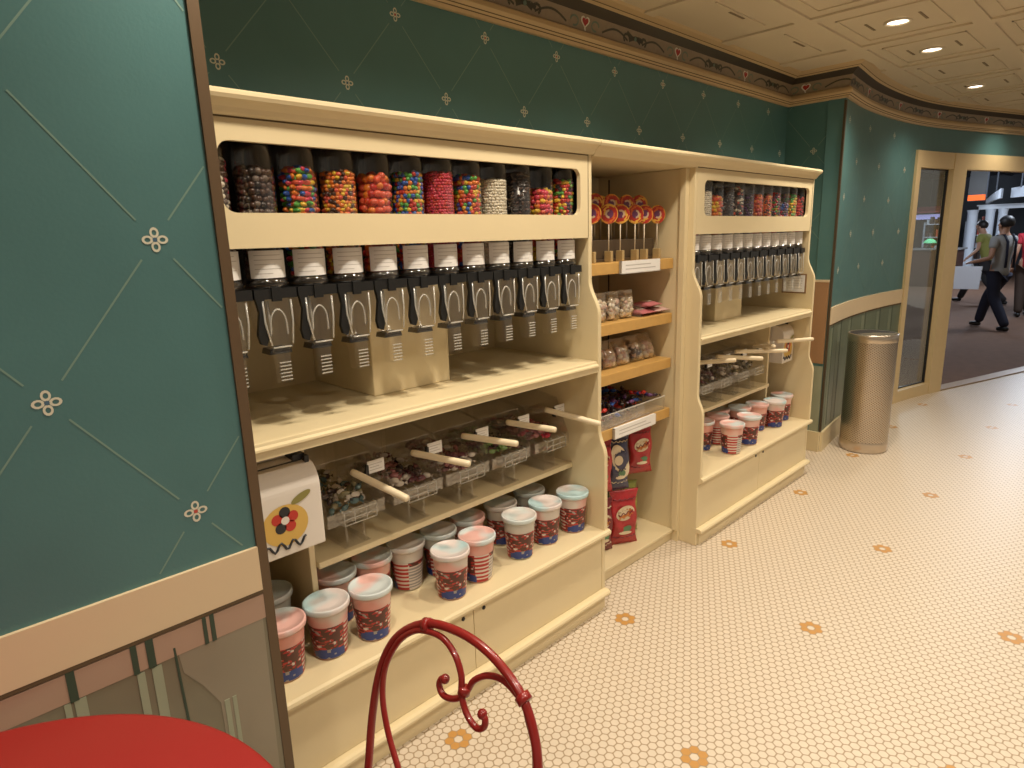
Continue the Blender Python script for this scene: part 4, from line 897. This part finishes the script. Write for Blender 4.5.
# ---- acrylic tray of dark wrapped sweets
t = thing('sweet_tray', 'clear tray heaped with dark wrapped sweets on the lowest golden shelf', 'tray', (2.25, 1.605, 0.691))
mb = MB(); mb.box(-0.31, 0.32, 0, 0.003, 0, 0.062, ACRYL); mb.box(-0.31, 0.32, 0.003, 0.34, 0, 0.003, ACRYL); mb.box(-0.31, -0.307, 0.003, 0.34, 0, 0.062, ACRYL); mb.box(0.317, 0.32, 0.003, 0.34, 0, 0.062, ACRYL); mb.box(-0.31, 0.32, 0.337, 0.34, 0, 0.09, ACRYL); mb.box(0.0, 0.003, 0.003, 0.337, 0.003, 0.062, ACRYL); mb.box(-0.31, 0.32, -0.001, 0.004, 0.062, 0.065, RIB); mb.build('tray', t)
f = wrapped(['dark', 'dark', 'brown', 'red', 'dark', 'purple', 'blue'], 260, 0.285, (0.025, 0.31), 0.018, 0.075, 0.013, 5).build('wrapped_sweets', t); f['kind'] = 'stuff'

# ---- foil bags under the lowest shelf
def foil(name, c): return mat(name, c, 0.3, spec=0.6, noise=0.25, nscale=18, bump=0.5, bscale=38)
FRED, FDRED, FGRN, FNAVY = foil('foil_red', (0.40, 0.025, 0.03)), foil('foil_dark_red', (0.16, 0.012, 0.02)), foil('foil_green', (0.30, 0.33, 0.07)), foil('foil_navy', (0.05, 0.05, 0.10))
EMB = mat('emblem_cream', (0.66, 0.55, 0.38), 0.4); EMO = mat('emblem_orange', (0.55, 0.2, 0.05), 0.4)
def foil_bag(x, y, z0, h, w, m, label, rz, hang, em=True, big=False):
    t = thing('foil_bag', label, 'candy bag', (x, y, z0), rz, 'printed candy bags below the lowest shelf')
    pb = pouch(w, 0.026, h, m); pb.v = [(x_ + 0.004 * sin(z_ * 43 + x_ * 31), y_ * (1 + 0.25 * sin(z_ * 37 + x_ * 60)), z_) for x_, y_, z_ in pb.v]; pb.build('pouch', t)
    if em:
        mb = MB(); N = 20; cz, ry, rx = (h * 0.52, h * 0.30, w * 0.72) if big else (h * 0.60, h * 0.13, w * 0.66)
        def oval(cx, cz, rx, rz2, y, mm, rot=0.35):
            c_, s_ = cos(rot), sin(rot)
            P = [(cx + rx * cos(a) * c_ - rz2 * sin(a) * s_, cz + rx * cos(a) * s_ + rz2 * sin(a) * c_) for a in [2 * pi * q / N for q in range(N)]]
            mb.add([(px, y - 0.004 * (1 - (px / w) ** 2), pz) for px, pz in P], [tuple(range(N))], mm)
        oval(0, cz, rx, ry, -0.0225, EMB); oval(0.0, cz, rx * 0.78, ry * 0.5, -0.0235, EMO if not big else m)
        oval(-0.01, cz + 0.004, rx * 0.55, ry * 0.28, -0.0245, EMB); oval(0.005, h * 0.30, w * 0.4, h * 0.06, -0.0225, mat('emblem_green', (0.10, 0.2, 0.10), 0.4)); oval(0.0, h * 0.24, w * 0.45, h * 0.03, -0.0235, EMB, 0)
        for q in range(3 if not big else 2):
            zc = h * (0.60 - 0.055 * (q - 1)) if not big else h * (0.36 + 0.3 * q)
            mb.tube([(w * (-0.5 + k / 12), -0.0275 - 0.001 * q, zc + 0.007 * sin(k * 1.5 + q * 2) + 0.018 * (k / 12 - 0.5)) for k in range(13)], 0.0022, [EMB, FDRED, EMO][q] if not big else FNAVY, 5)
        for zc in (h * 0.15, h * 0.84): mb.tube([(w * (-0.8 + 1.6 * k / 14), -0.010 - 0.010 * sin(pi * k / 14), zc + 0.004 * sin(k * 2.0)) for k in range(15)], 0.0025, FDRED if m is FRED else EMB, 5)
        mb.build('emblem', t)
    if hang:
        mb = MB(); top = ST[3] - 0.0485 - z0
        mb.tube([(0, 0, h - 0.012), (0, 0.006, h - 0.002), (0, 0.002, top)], 0.002, STEEL, 6); mb.build('hook', t)
foil_bag(2.165, 1.675, 0.37, 0.262, 0.055, FRED, 'leftmost hanging red foil bag with a pale emblem', -0.5, True)
foil_bag(2.295, 1.675, 0.345, 0.285, 0.055, FNAVY, 'hanging dark foil bag with a large cream emblem, between two red ones', -0.45, True, big=True)
foil_bag(2.455, 1.665, 0.385, 0.245, 0.062, FRED, 'rightmost hanging red foil bag with a pale emblem', -0.5, True)
foil_bag(2.325, 1.665, 0.0635, 0.275, 0.072, FRED, 'large red foil bag standing on the plinth, nearest the floor edge', -0.5, False)
foil_bag(2.19, 1.69, 0.0635, 0.26, 0.060, FDRED, 'dark red foil bag standing on the plinth beside the near cabinet', -0.3, False)
foil_bag(2.455, 1.73, 0.0635, 0.265, 0.045, FGRN, 'narrow green foil bag standing behind the large red one', -0.6, False)

# ================================================================== STEEL BIN
pm = bpy.data.materials.new('perforated_steel'); pm.use_nodes = True; nt = pm.node_tree; b = nt.nodes['Principled BSDF']
b.inputs['Metallic'].default_value = 1; b.inputs['Roughness'].default_value = 0.33
def mth(op, a, b_=None):
    n = nt.nodes.new('ShaderNodeMath'); n.operation = op
    for k, v in enumerate((a, b_)):
        if v is None: continue
        if isinstance(v, (int, float)): n.inputs[k].default_value = v
        else: nt.links.new(v, n.inputs[k])
    return n.outputs[0]
tc = nt.nodes.new('ShaderNodeTexCoord'); sp = nt.nodes.new('ShaderNodeSeparateXYZ'); nt.links.new(tc.outputs['Object'], sp.inputs[0])
u = mth('MULTIPLY', mth('ARCTAN2', sp.outputs[1], sp.outputs[0]), 44); v = mth('MULTIPLY', sp.outputs[2], 2 * pi / 0.0165)
hol = mth('GREATER_THAN', mth('MULTIPLY', mth('SINE', u), mth('SINE', v)), 0.45)
mx = nt.nodes.new('ShaderNodeMix'); mx.data_type = 'RGBA'; mx.inputs['A'].default_value = (0.62, 0.54, 0.45, 1); mx.inputs['B'].default_value = (0.20, 0.16, 0.12, 1)
nt.links.new(hol, mx.inputs['Factor']); nt.links.new(mx.outputs['Result'], b.inputs['Base Color'])
t = thing('trash_bin', 'tall round perforated steel bin standing on the tiles by the curved wall', 'trash bin', (4.725, 1.348, 0)); R = 0.150
mb = MB(); mb.lathe([(R, 0.075), (R, 0.765)], pm, n=64); mb.build('body', t)
mb = MB(); mb.lathe([(0.0, 0.002), (R - 0.004, 0.002), (R, 0.006), (R + 0.001, 0.07), (R - 0.001, 0.076)], STEEL, n=64); mb.build('base_band', t)
mb = MB(); mb.lathe([(R, 0.762), (R + 0.002, 0.765), (R + 0.002, 0.81), (R - 0.002, 0.815), (R - 0.012, 0.812), (R - 0.014, 0.78)], STEEL, n=64); mb.build('rim', t)
mb = MB(); mb.lathe([(R - 0.011, 0.8150), (0.0, 0.8150)], STEEL, n=24, a0=0.85 * pi, a1=1.65 * pi); mb.add([(0.139 * cos(a), 0.139 * sin(a), 0.8140) for a in [2 * pi * k / 40 for k in range(40)]], [tuple(range(40))], DARKBOARD_HOLE); mb.build('lid', t)  # half lid; the dark disc stands in for shade inside the bin's opening

# ================================================================== RED TABLE AND CHAIR
t = thing('round_table', 'round table with a plain red top in the near left corner', 'table', (-0.153, 0.79, 0)); R = 0.438
mb = MB(); mb.lathe([(0.0, 0.740), (R - 0.012, 0.740), (R - 0.004, 0.743), (R, 0.751), (R, 0.762), (R - 0.003, 0.769), (R - 0.010, 0.7715), (0.0, 0.772)], REDTOP, n=96); mb.build('table_top', t)
mb = MB(); mb.lathe([(0.0, 0.7395), (0.12, 0.7395), (0.12, 0.731), (0.03, 0.716), (0.028, 0.06), (0.04, 0.045)], BLACK, n=28); mb.build('column', t)
mb = MB(); mb.lathe([(0.0, 0.06), (0.05, 0.055), (0.10, 0.035), (0.24, 0.02), (0.25, 0.008), (0.245, 0.0), (0.0, 0.0)], BLACK, n=40); mb.build('base', t)

ax, ay, az = -0.238, 0.148, -1.479
M3 = Matrix.Rotation(az, 3, 'Z') @ Matrix.Rotation(ax, 3, 'X') @ Matrix.Rotation(ay, 3, 'Y')
TA = Vector((0.583, 0.701, 0.871))
SEATC = Vector((0.295, 0.745, 0))
t = thing('wire_chair', 'red wire chair with a scrolled heart back, tucked to the red table', 'chair', tuple(SEATC))
iv = Matrix.Translation(-SEATC)
def LP(u, w, d=0.0): return TA + M3 @ Vector((u, d, w))
hoop = [(-0.160, -0.435), (-0.172, -0.35), (-0.190, -0.265), (-0.198, -0.185), (-0.188, -0.118), (-0.158, -0.067), (-0.109, -0.027), (-0.055, -0.008), (0.0, -0.001)]
hoop = hoop + [(0.055, -0.008), (0.107, -0.030), (0.143, -0.068), (0.167, -0.118), (0.180, -0.185), (0.178, -0.265), (0.164, -0.35), (0.155, -0.435)]
hp = [LP(*p) for p in hoop]
legL = [Vector((hp[0].x, hp[0].y, 0.40)), Vector((hp[0].x + 0.02, hp[0].y - 0.015, 0.22)), Vector((hp[0].x + 0.05, hp[0].y + 0.02, 0.004))]
legR = [Vector((hp[-1].x, hp[-1].y, 0.40)), Vector((hp[-1].x + 0.02, hp[-1].y + 0.015, 0.22)), Vector((hp[-1].x + 0.05, hp[-1].y - 0.02, 0.004))]
mb = MB(); mb.tube(catmull(hp, 6), 0.0075, RED, 14); mb.xf(iv).build('back_hoop', t)
for sg in (-1, 1):
    lp = [(0.0, -0.43), (0.035, -0.37), (0.09, -0.305), (0.138, -0.258), (0.172, -0.207), (0.182, -0.152), (0.166, -0.095), (0.138, -0.058), (0.109, -0.040), (0.068, -0.030), (0.034, -0.041), (0.011, -0.064), (0.003, -0.087), (-0.008, -0.106), (-0.026, -0.120), (-0.045, -0.124), (-0.057, -0.114), (-0.056, -0.102), (-0.048, -0.097)]
    mb = MB(); pts = catmull([LP(sg * u_ * (0.91 if sg > 0 and u_ > 0.12 else 1), w_, 0.004 * sg) for u_, w_ in lp], 6); mb.tube(pts, 0.0055, RED, 12); e = pts[-1]; mb.ball(e, 0.0085, RED, 1); mb.xf(iv).build('scroll', t)
mb = MB()
for (u_, w_), r in (((-0.111, -0.031), 0.0125), ((0.111, -0.031), 0.0125), ((0.0, -0.087), 0.0105)):
    mb = MB(); d = M3 @ Vector((1, 0, 0.45 if u_ < 0 else -0.45)) if u_ else M3 @ Vector((0, 0, 1)); d.normalize()
    c = LP(u_, w_); mb.tube([c - d * 0.007, c - d * 0.006, c + d * 0.006, c + d * 0.007], [r * 0.8, r, r, r * 0.8], RED, 14); mb.xf(iv).build('collar', t)
mb = MB(); mb.lathe([(0.0, 0.435), (0.165, 0.435), (0.178, 0.44), (0.182, 0.45), (0.178, 0.462), (0.15, 0.47), (0.0, 0.472)], REDTOP, (SEATC.x, SEATC.y, 0), 48); mb.xf(iv).build('seat', t)
mb = MB(); ring = [(SEATC.x + 0.186 * cos(a), SEATC.y + 0.186 * sin(a), 0.445) for a in [2 * pi * k / 40 for k in range(41)]]; mb.tube(ring, 0.008, RED, 10)
for p in (hp[0], hp[-1]): mb.tube([(SEATC.x + 0.15, SEATC.y + (p.y - SEATC.y) * 0.7, 0.445), (p.x, p.y, p.z)], 0.007, RED, 8)
mb.xf(iv).build('seat_ring', t)
for pts in ([hp[0]] + legL, [hp[-1]] + legR, [Vector((SEATC.x - 0.14, SEATC.y - 0.12, 0.44)), Vector((SEATC.x - 0.16, SEATC.y - 0.135, 0.22)), Vector((SEATC.x - 0.19, SEATC.y - 0.16, 0.004))], [Vector((SEATC.x - 0.14, SEATC.y + 0.12, 0.44)), Vector((SEATC.x - 0.16, SEATC.y + 0.135, 0.22)), Vector((SEATC.x - 0.19, SEATC.y + 0.16, 0.004))]):
    mb = MB(); mb.tube(catmull(pts, 6), 0.0082, RED, 12); e = pts[-1]; mb.lathe([(0.0, 0.0), (0.011, 0.0), (0.012, 0.006), (0.009, 0.014)], BLACK, (e.x, e.y, 0), 12); mb.xf(iv).build('leg', t)

# ================================================================== THE HALL BEYOND THE DOORWAY
CARPET = mat('brown_hall_carpet', (0.15, 0.078, 0.045), 0.9, noise=0.25, nscale=9)
mb = MB(); pts = [rpos(D0 + (RS[-1] - D0) * k / 24, -0.045) for k in range(25)]
pts = [(p[0], p[1]) for p in pts] + [(9.6, -3.5), (31, -3.5), (31, 16), (6.3, 16)]
mb.prism(pts, 'z', -0.04, 0.0015, CARPET); tag(mb.build('floor_hall'), kind='structure')
HW = mat('dark_hall_wall', (0.055, 0.065, 0.085), 0.6, noise=0.3, nscale=0.9); HC = mat('hall_ceiling', (0.20, 0.225, 0.27), 0.6, noise=0.2, nscale=0.7)
mb = MB(); mb.box(27, 27.2, -3.5, 16, 0, 3.5, HW); tag(mb.build('wall_hall_end'), kind='structure')
mb = MB(); mb.box(6.0, 27, 9.5, 9.7, 0, 3.5, HW); tag(mb.build('wall_hall_side'), kind='structure')
mb = MB(); mb.box(9.62, 27, -3.5, 9.5, 3.1, 3.2, HC); mb.box(5.8, 9.62, 2.32, 9.5, 3.1, 3.2, HC)
for k in range(9): mb.box(9.7, 27, -3 + k * 1.4, -2.9 + k * 1.4, 3.05, 3.1, HW)
tag(mb.build('ceiling_hall'), kind='structure')
WCOL = mat('white_column', (0.62, 0.68, 0.76), 0.4)
for k, (y, r, z0, z1, lb) in enumerate(((4.06, 0.13, 0.0, 1.93, 'slim white column nearest the door frame in the hall outside'), (3.66, 0.11, 0.0, 1.93, 'middle white column under the white beam in the hall'), (3.38, 0.11, 0.0, 1.93, 'rightmost white column, behind the green shirt in the hall'))):
    t = thing('hall_column', lb, 'column', (22 + 0.001 * k, y, 0.0016), 0, 'white columns in the hall')
    mb = MB(); mb.lathe([(r * 1.2, 0.12), (r, 0.2), (r * 0.94, z1 - 0.1), (r * 1.1, z1 - 0.02), (r * 1.1, z1 - 0.012)], WCOL, n=28); mb.build('shaft', t)
    mb = MB(); mb.lathe([(0, 0), (r * 1.5, 0), (r * 1.5, 0.05), (r * 1.2, 0.12)], WCOL, n=28); mb.build('base', t)
t = thing('white_beam', 'long white beam resting on the columns in the hall', 'beam', (22, 2.9, 1.92)); mb = MB(); mb.box(-0.12, 0.12, -1.9, 1.02, 0, 0.09, WCOL); mb.build('soffit', t); mb = MB(); mb.box(-0.16, 0.16, -1.9, 1.06, 0.0905, 0.12, WCOL); mb.build('capping', t)
mb = MB()
def bulk(y0, y1, za0, za1, zb0, zb1):
    n = 8; vs = []
    for k in range(n + 1):
        q = k / n; y = y0 + (y1 - y0) * q; x = 21.2 - 0.5 * sin(q * pi / 2); zl, zh = za0 + (zb0 - za0) * q, za1 + (zb1 - za1) * q
        vs += [(x, y, zl), (x, y, zh), (x + 0.3, y, zh), (x + 0.3, y, zl)]
    mb.add(vs, [(0, 1, 2, 3), (n * 4 + 3, n * 4 + 2, n * 4 + 1, n * 4)] + [(k * 4 + a, k * 4 + 4 + a, k * 4 + 4 + (a + 1) % 4, k * 4 + (a + 1) % 4) for k in range(n) for a in range(4)], WCOL)
bulk(3.66, 3.28, 2.06, 2.16, 2.16, 2.40); [mb.box(20.9, 20.93, y_, y_ + 0.03, 2.2, 3.0995, HW) for y_ in (3.4, 3.6)]; o = mb.build('hall_canopy'); tag(o, 'short pale canopy panel left of the dark gap in the hall', 'canopy', 'pale canopy panels in the hall')
mb = MB(); bulk(3.15, 1.6, 2.17, 2.41, 2.22, 2.6); [mb.box(20.9, 20.93, y_, y_ + 0.03, 2.4, 3.0995, HW) for y_ in (1.8, 2.9)]; o = mb.build('hall_canopy'); tag(o, 'long pale canopy panel right of the dark gap in the hall', 'canopy', 'pale canopy panels in the hall')
mb = MB(); mb.box(22.5, 22.6, 3.92, 4.32, 2.19, 2.34, emit('orange_sign_light', (1.0, 0.16, 0.02), 0.9)); mb.box(22.6, 22.66, 3.9, 4.34, 2.17, 3.0995, BLACK); tag(mb.build('lit_sign'), 'glowing orange strip sign above the columns in the hall', 'sign')
mb = MB(); mb.box(22.5, 22.6, 4.75, 5.6, 1.72, 1.86, emit('lilac_light', (0.42, 0.42, 0.85), 0.9)); mb.box(22.6, 22.66, 4.7, 5.65, 1.70, 1.88, BLACK); [mb.box(22.62, 22.64, y_, y_ + 0.02, 1.88, 3.0995, BLACK) for y_ in (4.75, 5.55)]; tag(mb.build('lit_sign'), 'pale lilac light strip seen through the side window', 'sign')
mb = MB(); mb.prism([(22.0, 1.90), (22.0, 1.93), (22.4, 2.08), (22.4, 2.05)], 'y', 4.8, 5.5, cm('awning_red', (0.40, 0.06, 0.10))); [mb.box(22.36, 22.38, y_, y_ + 0.02, 2.05, 3.0995, BLACK) for y_ in (4.85, 5.2)]; tag(mb.build('awning'), 'dull red awning above the lilac strip behind the side window', 'awning')
# counter and lamp in the hall
t = thing('hall_counter', 'dark brown serving counter in the hall behind the shoppers', 'counter', (19.5, 4.6, 0.0016)); DKW = mat('dark_brown_wood', (0.07, 0.028, 0.018), 0.5)
mb = MB(); mb.box(-0.4, 0.4, -0.85, 1.6, 0, 0.92, DKW); mb.build('body', t, 0.01); mb = MB(); mb.box(-0.45, 0.45, -0.9, 1.65, 0.9205, 0.96, mat('counter_top_grey', (0.22, 0.22, 0.22), 0.3)); mb.build('counter_top', t, 0.006)
t = thing('table_lamp', 'lamp with a pale green shade on the hall counter, behind the side window', 'lamp', (19.4, 4.42, 0.9625))
mb = MB(); mb.lathe([(0, 0), (0.07, 0), (0.07, 0.02), (0.012, 0.03), (0.012, 0.14)], BLACK, n=20); mb.build('stand', t); mb = MB(); mb.lathe([(0.05, 0.24), (0.12, 0.19), (0.155, 0.13), (0.150, 0.13), (0.10, 0.19), (0.0, 0.235)], emit('green_shade_light', (0.22, 0.85, 0.42), 0.55), n=28); mb.build('shade', t)
def rack(x, y, lb):
    t = thing('display_rack', lb, 'rack', (x, y, 0.0016), 0, 'display racks in the hall')
    for a in (-0.25, 0.25):
        mb = MB(); mb.box(-0.02, 0.02, a - 0.02, a + 0.02, 0, 1.62, WCOL); mb.build('post', t)
    for k, z in enumerate((0.5, 0.85, 1.2, 1.55)):
        mb = MB(); mb.box(-0.15, 0.15, -0.229, 0.229, z, z + 0.025, WCOL); s_ = mb.build('shelf', t)
        mb = MB(); random.seed(k + int(x))
        for q in range(5): mb.box(-0.1, 0.1, -0.2 + q * 0.082, -0.14 + q * 0.082, z + 0.0255, z + 0.12 + random.random() * 0.1, [CB['grey'], CB['brown'], WCOL, CB['coral'], CB['dark']][(q + k) % 5])
        mb.build('goods', s_)
rack(21.2, 4.75, 'white display rack with small goods, behind the side window'); rack(23.4, 4.2, 'white display rack seen between two white columns')

# ---- people in the hall
SKIN = mat('skin', (0.48, 0.26, 0.17), 0.5)
def skinned(name, verts, edges, m, parent, sub=2):
    me = bpy.data.meshes.new(name); me.from_pydata([v[:3] for v in verts], edges, []); me.materials.append(m)
    o = bpy.data.objects.new(name, me); COL.objects.link(o); o.parent = parent
    o.modifiers.new('skin', 'SKIN'); sk = me.skin_vertices[0].data
    for i, v in enumerate(verts):
        r = v[3]; sk[i].radius = r if isinstance(r, tuple) else (r, r); sk[i].use_root = (i == 0)
    ss = o.modifiers.new('subdivision', 'SUBSURF'); ss.levels = sub; ss.render_levels = sub
    me.polygons.foreach_set('use_smooth', [True] * len(me.polygons))
    o.modifiers['skin'].use_smooth_shade = True
    return o
def person(loc, f, label, shirt, trousers, hair, strap=None, scale=1.0, armL=None, armR=None, stride=0.3, lean=0.0, longsleeve=False):
    t = thing('person', label, 'person', loc); fx, fy = f; L = sqrt(fx * fx + fy * fy); fx /= L; fy /= L
    def Pt(r, fw, z): return ((r * fy + fw * fx) * scale, (-r * fx + fw * fy) * scale, z * scale)
    def V(p, rad): return (*Pt(*p), rad * scale if not isinstance(rad, tuple) else tuple(q * scale for q in rad))
    def ln_(z): return lean * max(0, z - 0.9)
    kneeL, ankL, toeL = (-0.09, -0.03, 0.50), (-0.09, -stride * 0.72, 0.09), (-0.095, -stride * 0.72 + 0.15, 0.035)
    kneeR, ankR, toeR = (0.09, stride * 0.55, 0.50), (0.085, stride * 0.80, 0.085), (0.09, stride * 0.80 + 0.16, 0.035)
    aL = armL or [(-0.21, -0.06, 1.10), (-0.22, 0.05, 0.87)]; aR = armR or [(0.21, 0.06, 1.10), (0.22, 0.16, 0.88)]
    sh = 1.37
    sL, sR = (-0.165, ln_(sh), sh), (0.165, ln_(sh), sh)
    body = [V((0, 0, 0.93), 0.11), V((0, ln_(1.15), 1.15), 0.105), V((0, ln_(sh), 1.36), 0.10), V((0, ln_(1.46) + 0.01, 1.465), 0.05), V((0, ln_(1.54) + 0.02, 1.55), 0.082), V((0, ln_(1.6) + 0.02, 1.635), 0.082),
            V(sL, 0.05), V(aL[0], 0.038), V(aL[1], 0.028), V(sR, 0.05), V(aR[0], 0.038), V(aR[1], 0.028),
            V((-0.09, 0, 0.86), 0.085), V(kneeL, 0.055), V(ankL, 0.036), V((0.09, 0, 0.86), 0.085), V(kneeR, 0.055), V(ankR, 0.036),
            V((0, ln_(1.55) + 0.105, 1.545), 0.014)]
    ed = [(0, 1), (1, 2), (2, 3), (3, 4), (4, 5), (2, 6), (6, 7), (7, 8), (2, 9), (9, 10), (10, 11), (0, 12), (12, 13), (13, 14), (0, 15), (15, 16), (16, 17), (4, 18)]
    # hands: a palm and five separate fingers on each
    for base, el in ((8, 7), (11, 10)):
        p, q = Vector(body[base][:3]), Vector(body[el][:3]); d = (p - q).normalized(); side = d.cross(Vector((0, 0, 1)));
        side = side.normalized() if side.length > 0.1 else Vector((fx, fy, 0)); fwd = Vector((fx, fy, 0)); 
        palm = p + d * 0.06 * scale; pi_ = len(body); body.append((*palm, 0.024 * scale)); ed.append((base, pi_))
        for k, (o_, ln2) in enumerate(((-0.027, 0.065), (-0.009, 0.078), (0.009, 0.074), (0.027, 0.058))):
            a = palm + (side * o_ + d * (0.03)) * scale; b2 = a + (d * ln2 * 0.55 + side * o_ * 0.2) * scale; c2 = b2 + (d * ln2 * 0.35 - Vector((0, 0, 0.012))) * scale
            n0 = len(body); body += [(*b2, 0.0085 * scale), (*c2, 0.007 * scale)]; ed += [(pi_, n0), (n0, n0 + 1)]
        a = palm + (side * -0.04 - d * 0.015) * scale; n0 = len(body); body += [(*a, 0.010 * scale), (*(a + (d * 0.035 - side * 0.012) * scale), 0.008 * scale)]; ed += [(pi_, n0), (n0, n0 + 1)]
    skinned('body', body, ed, SKIN, t, 1)
    k = 1.22
    sv = [V((0, 0, 0.80), (0.150, 0.135)), V((0, 0, 0.92), (0.152, 0.132)), V((0, ln_(1.15), 1.15), (0.145, 0.12)), V((0, ln_(sh), 1.35), (0.135, 0.115)), V((0, ln_(1.43), 1.425), 0.066), V(sL, 0.072), V([(sL[i] * 0.45 + aL[0][i] * 0.55) for i in range(3)], 0.062), V(sR, 0.072), V([(sR[i] * 0.45 + aR[0][i] * 0.55) for i in range(3)], 0.062)]
    se = [(0, 1), (1, 2), (2, 3), (3, 4), (3, 5), (5, 6), (3, 7), (7, 8)]
    so = skinned('shirt', sv, se, shirt, t)
    tv = [V((0, 0, 0.93), (0.15, 0.128)), V((-0.092, 0, 0.82), 0.108), V(kneeL, 0.082), V((ankL[0], ankL[1] + 0.005, 0.065), 0.066), V((0.092, 0, 0.82), 0.108), V(kneeR, 0.082), V((ankR[0], ankR[1] + 0.005, 0.065), 0.066)]
    skinned('trousers', tv, [(0, 1), (1, 2), (2, 3), (0, 4), (4, 5), (5, 6)], trousers, t)
    for an, to in ((ankL, toeL), (ankR, toeR)):
        skinned('shoe', [V((an[0], an[1] - 0.045, 0.045), 0.042), V((an[0], an[1] + 0.03, 0.048), 0.044), V((to[0], to[1], 0.036), 0.034)], [(0, 1), (1, 2)], BLACK, t)
    mb = MB(); rz_h = Matrix.Rotation(math.atan2(fy, fx), 3, 'Z')          # rounded cap of short hair, lower at the back
    v_, f_ = ICOS[2]; hc = Vector(Pt(0, ln_(1.6) - 0.006, 1.615)); vs = []
    for p in v_:
        q = Vector((p.x * 0.108, p.y * 0.098, p.z * 0.105))
        if q.x > 0.02 and q.z < 0.035: q.z = 0.035 + (q.z - 0.035) * 0.05; q.x = min(q.x, 0.098)
        elif q.z < -0.06: q.z = -0.06 + (q.z + 0.06) * 0.2
        vs.append(hc + rz_h @ q * scale)
    mb.add(vs, f_, hair, True); mb.build('hair', t)
    mb = MB()                                                     # eyes and mouth
    for sx_ in (-0.03, 0.03): mb.ball(Pt(sx_, ln_(1.58) + 0.095, 1.575), 0.009 * scale, BLACK, 1)
    mb.tube([Pt(-0.022, ln_(1.5) + 0.092, 1.51), Pt(0, ln_(1.5) + 0.098, 1.507), Pt(0.022, ln_(1.5) + 0.092, 1.51)], 0.004 * scale, mat('lips', (0.35, 0.12, 0.1), 0.5), 6); mb.build('face', t)
    for sx_ in (-1, 1): mb = MB(); mb.ball(Pt(sx_ * 0.088, ln_(1.56) + 0.01, 1.565), 0.024 * scale, SKIN, 1, (0.6, 0.8, 1.1)); mb.build('ear', t)
    if strap:
        mb = MB()
        for sx_ in (-0.07, 0.07): mb.tube([Pt(sx_, -0.142, 0.95), Pt(sx_, -0.142, 1.15), Pt(sx_ * 1.05, -0.134, 1.33), Pt(sx_ * 1.1, -0.07, 1.43), Pt(sx_ * 1.1, 0.06, 1.42)], 0.017 * scale, strap, 8)
        mb.build('suspenders', t)
    return t
NAVY = mat('navy_cloth', (0.010, 0.012, 0.030), 0.8); HAIRB = mat('black_hair', (0.012, 0.010, 0.010), 0.5)
person((11.55, 1.72, 0.0016), (0.55, 0.83), 'person striding left in navy trousers, pale grey shirt and dark suspenders', mat('grey_shirt', (0.34, 0.34, 0.33), 0.8), NAVY, HAIRB, strap=NAVY, scale=0.945, armL=[(-0.24, -0.04, 1.10), (-0.23, 0.22, 1.04)], stride=0.42)
gp = person((15.4, 2.50, 0.0016), (0.25, 0.97), 'person in a green shirt carrying a white paper bag in the hall', mat('green_shirt', (0.27, 0.27, 0.065), 0.8), mat('dark_trousers', (0.02, 0.018, 0.02), 0.8), HAIRB, scale=0.93, armL=[(-0.34, 0.06, 1.13), (-0.43, 0.15, 1.005)], stride=0.62, lean=0.28)
person((13.4, 1.62, 0.0016), (0.9, 0.3), 'person in a red shirt at the right edge of the doorway', mat('red_shirt', (0.45, 0.02, 0.035), 0.8), mat('brown_trousers', (0.05, 0.03, 0.02), 0.8), HAIRB, scale=0.95, stride=0.2)
t = thing('paper_bag', 'white paper bag carried in front of the green-shirted person', 'bag', (15.06, 2.74, 0.30), radians(6))
BAGP = mat('white_paper', (0.80, 0.82, 0.86), 0.6)
mb = MB(); mb.prism([(-0.20, 0.0), (0.20, 0.0), (0.22, 0.43), (-0.22, 0.43)], 'x', -0.06, -0.058, BAGP); mb.prism([(-0.20, 0.0), (0.20, 0.0), (0.22, 0.43), (-0.22, 0.43)], 'x', 0.058, 0.06, BAGP); mb.box(-0.058, 0.058, -0.20, 0.20, 0, 0.003, BAGP)
for sg in (-1, 1): mb.quad((-0.06, sg * 0.20, 0), (0.06, sg * 0.20, 0), (0.06, sg * 0.22, 0.43), (-0.06, sg * 0.22, 0.43), BAGP)
mb.build('bag_body', t)
for sg in (-0.059, 0.059): mb = MB(); mb.tube(catmull([(sg, -0.07, 0.42), (sg * 0.5, -0.05, 0.50), (0, 0, 0.525), (sg * 0.5, 0.05, 0.50), (sg, 0.07, 0.42)], 5), 0.004, BAGP, 6); mb.build('handle', t)
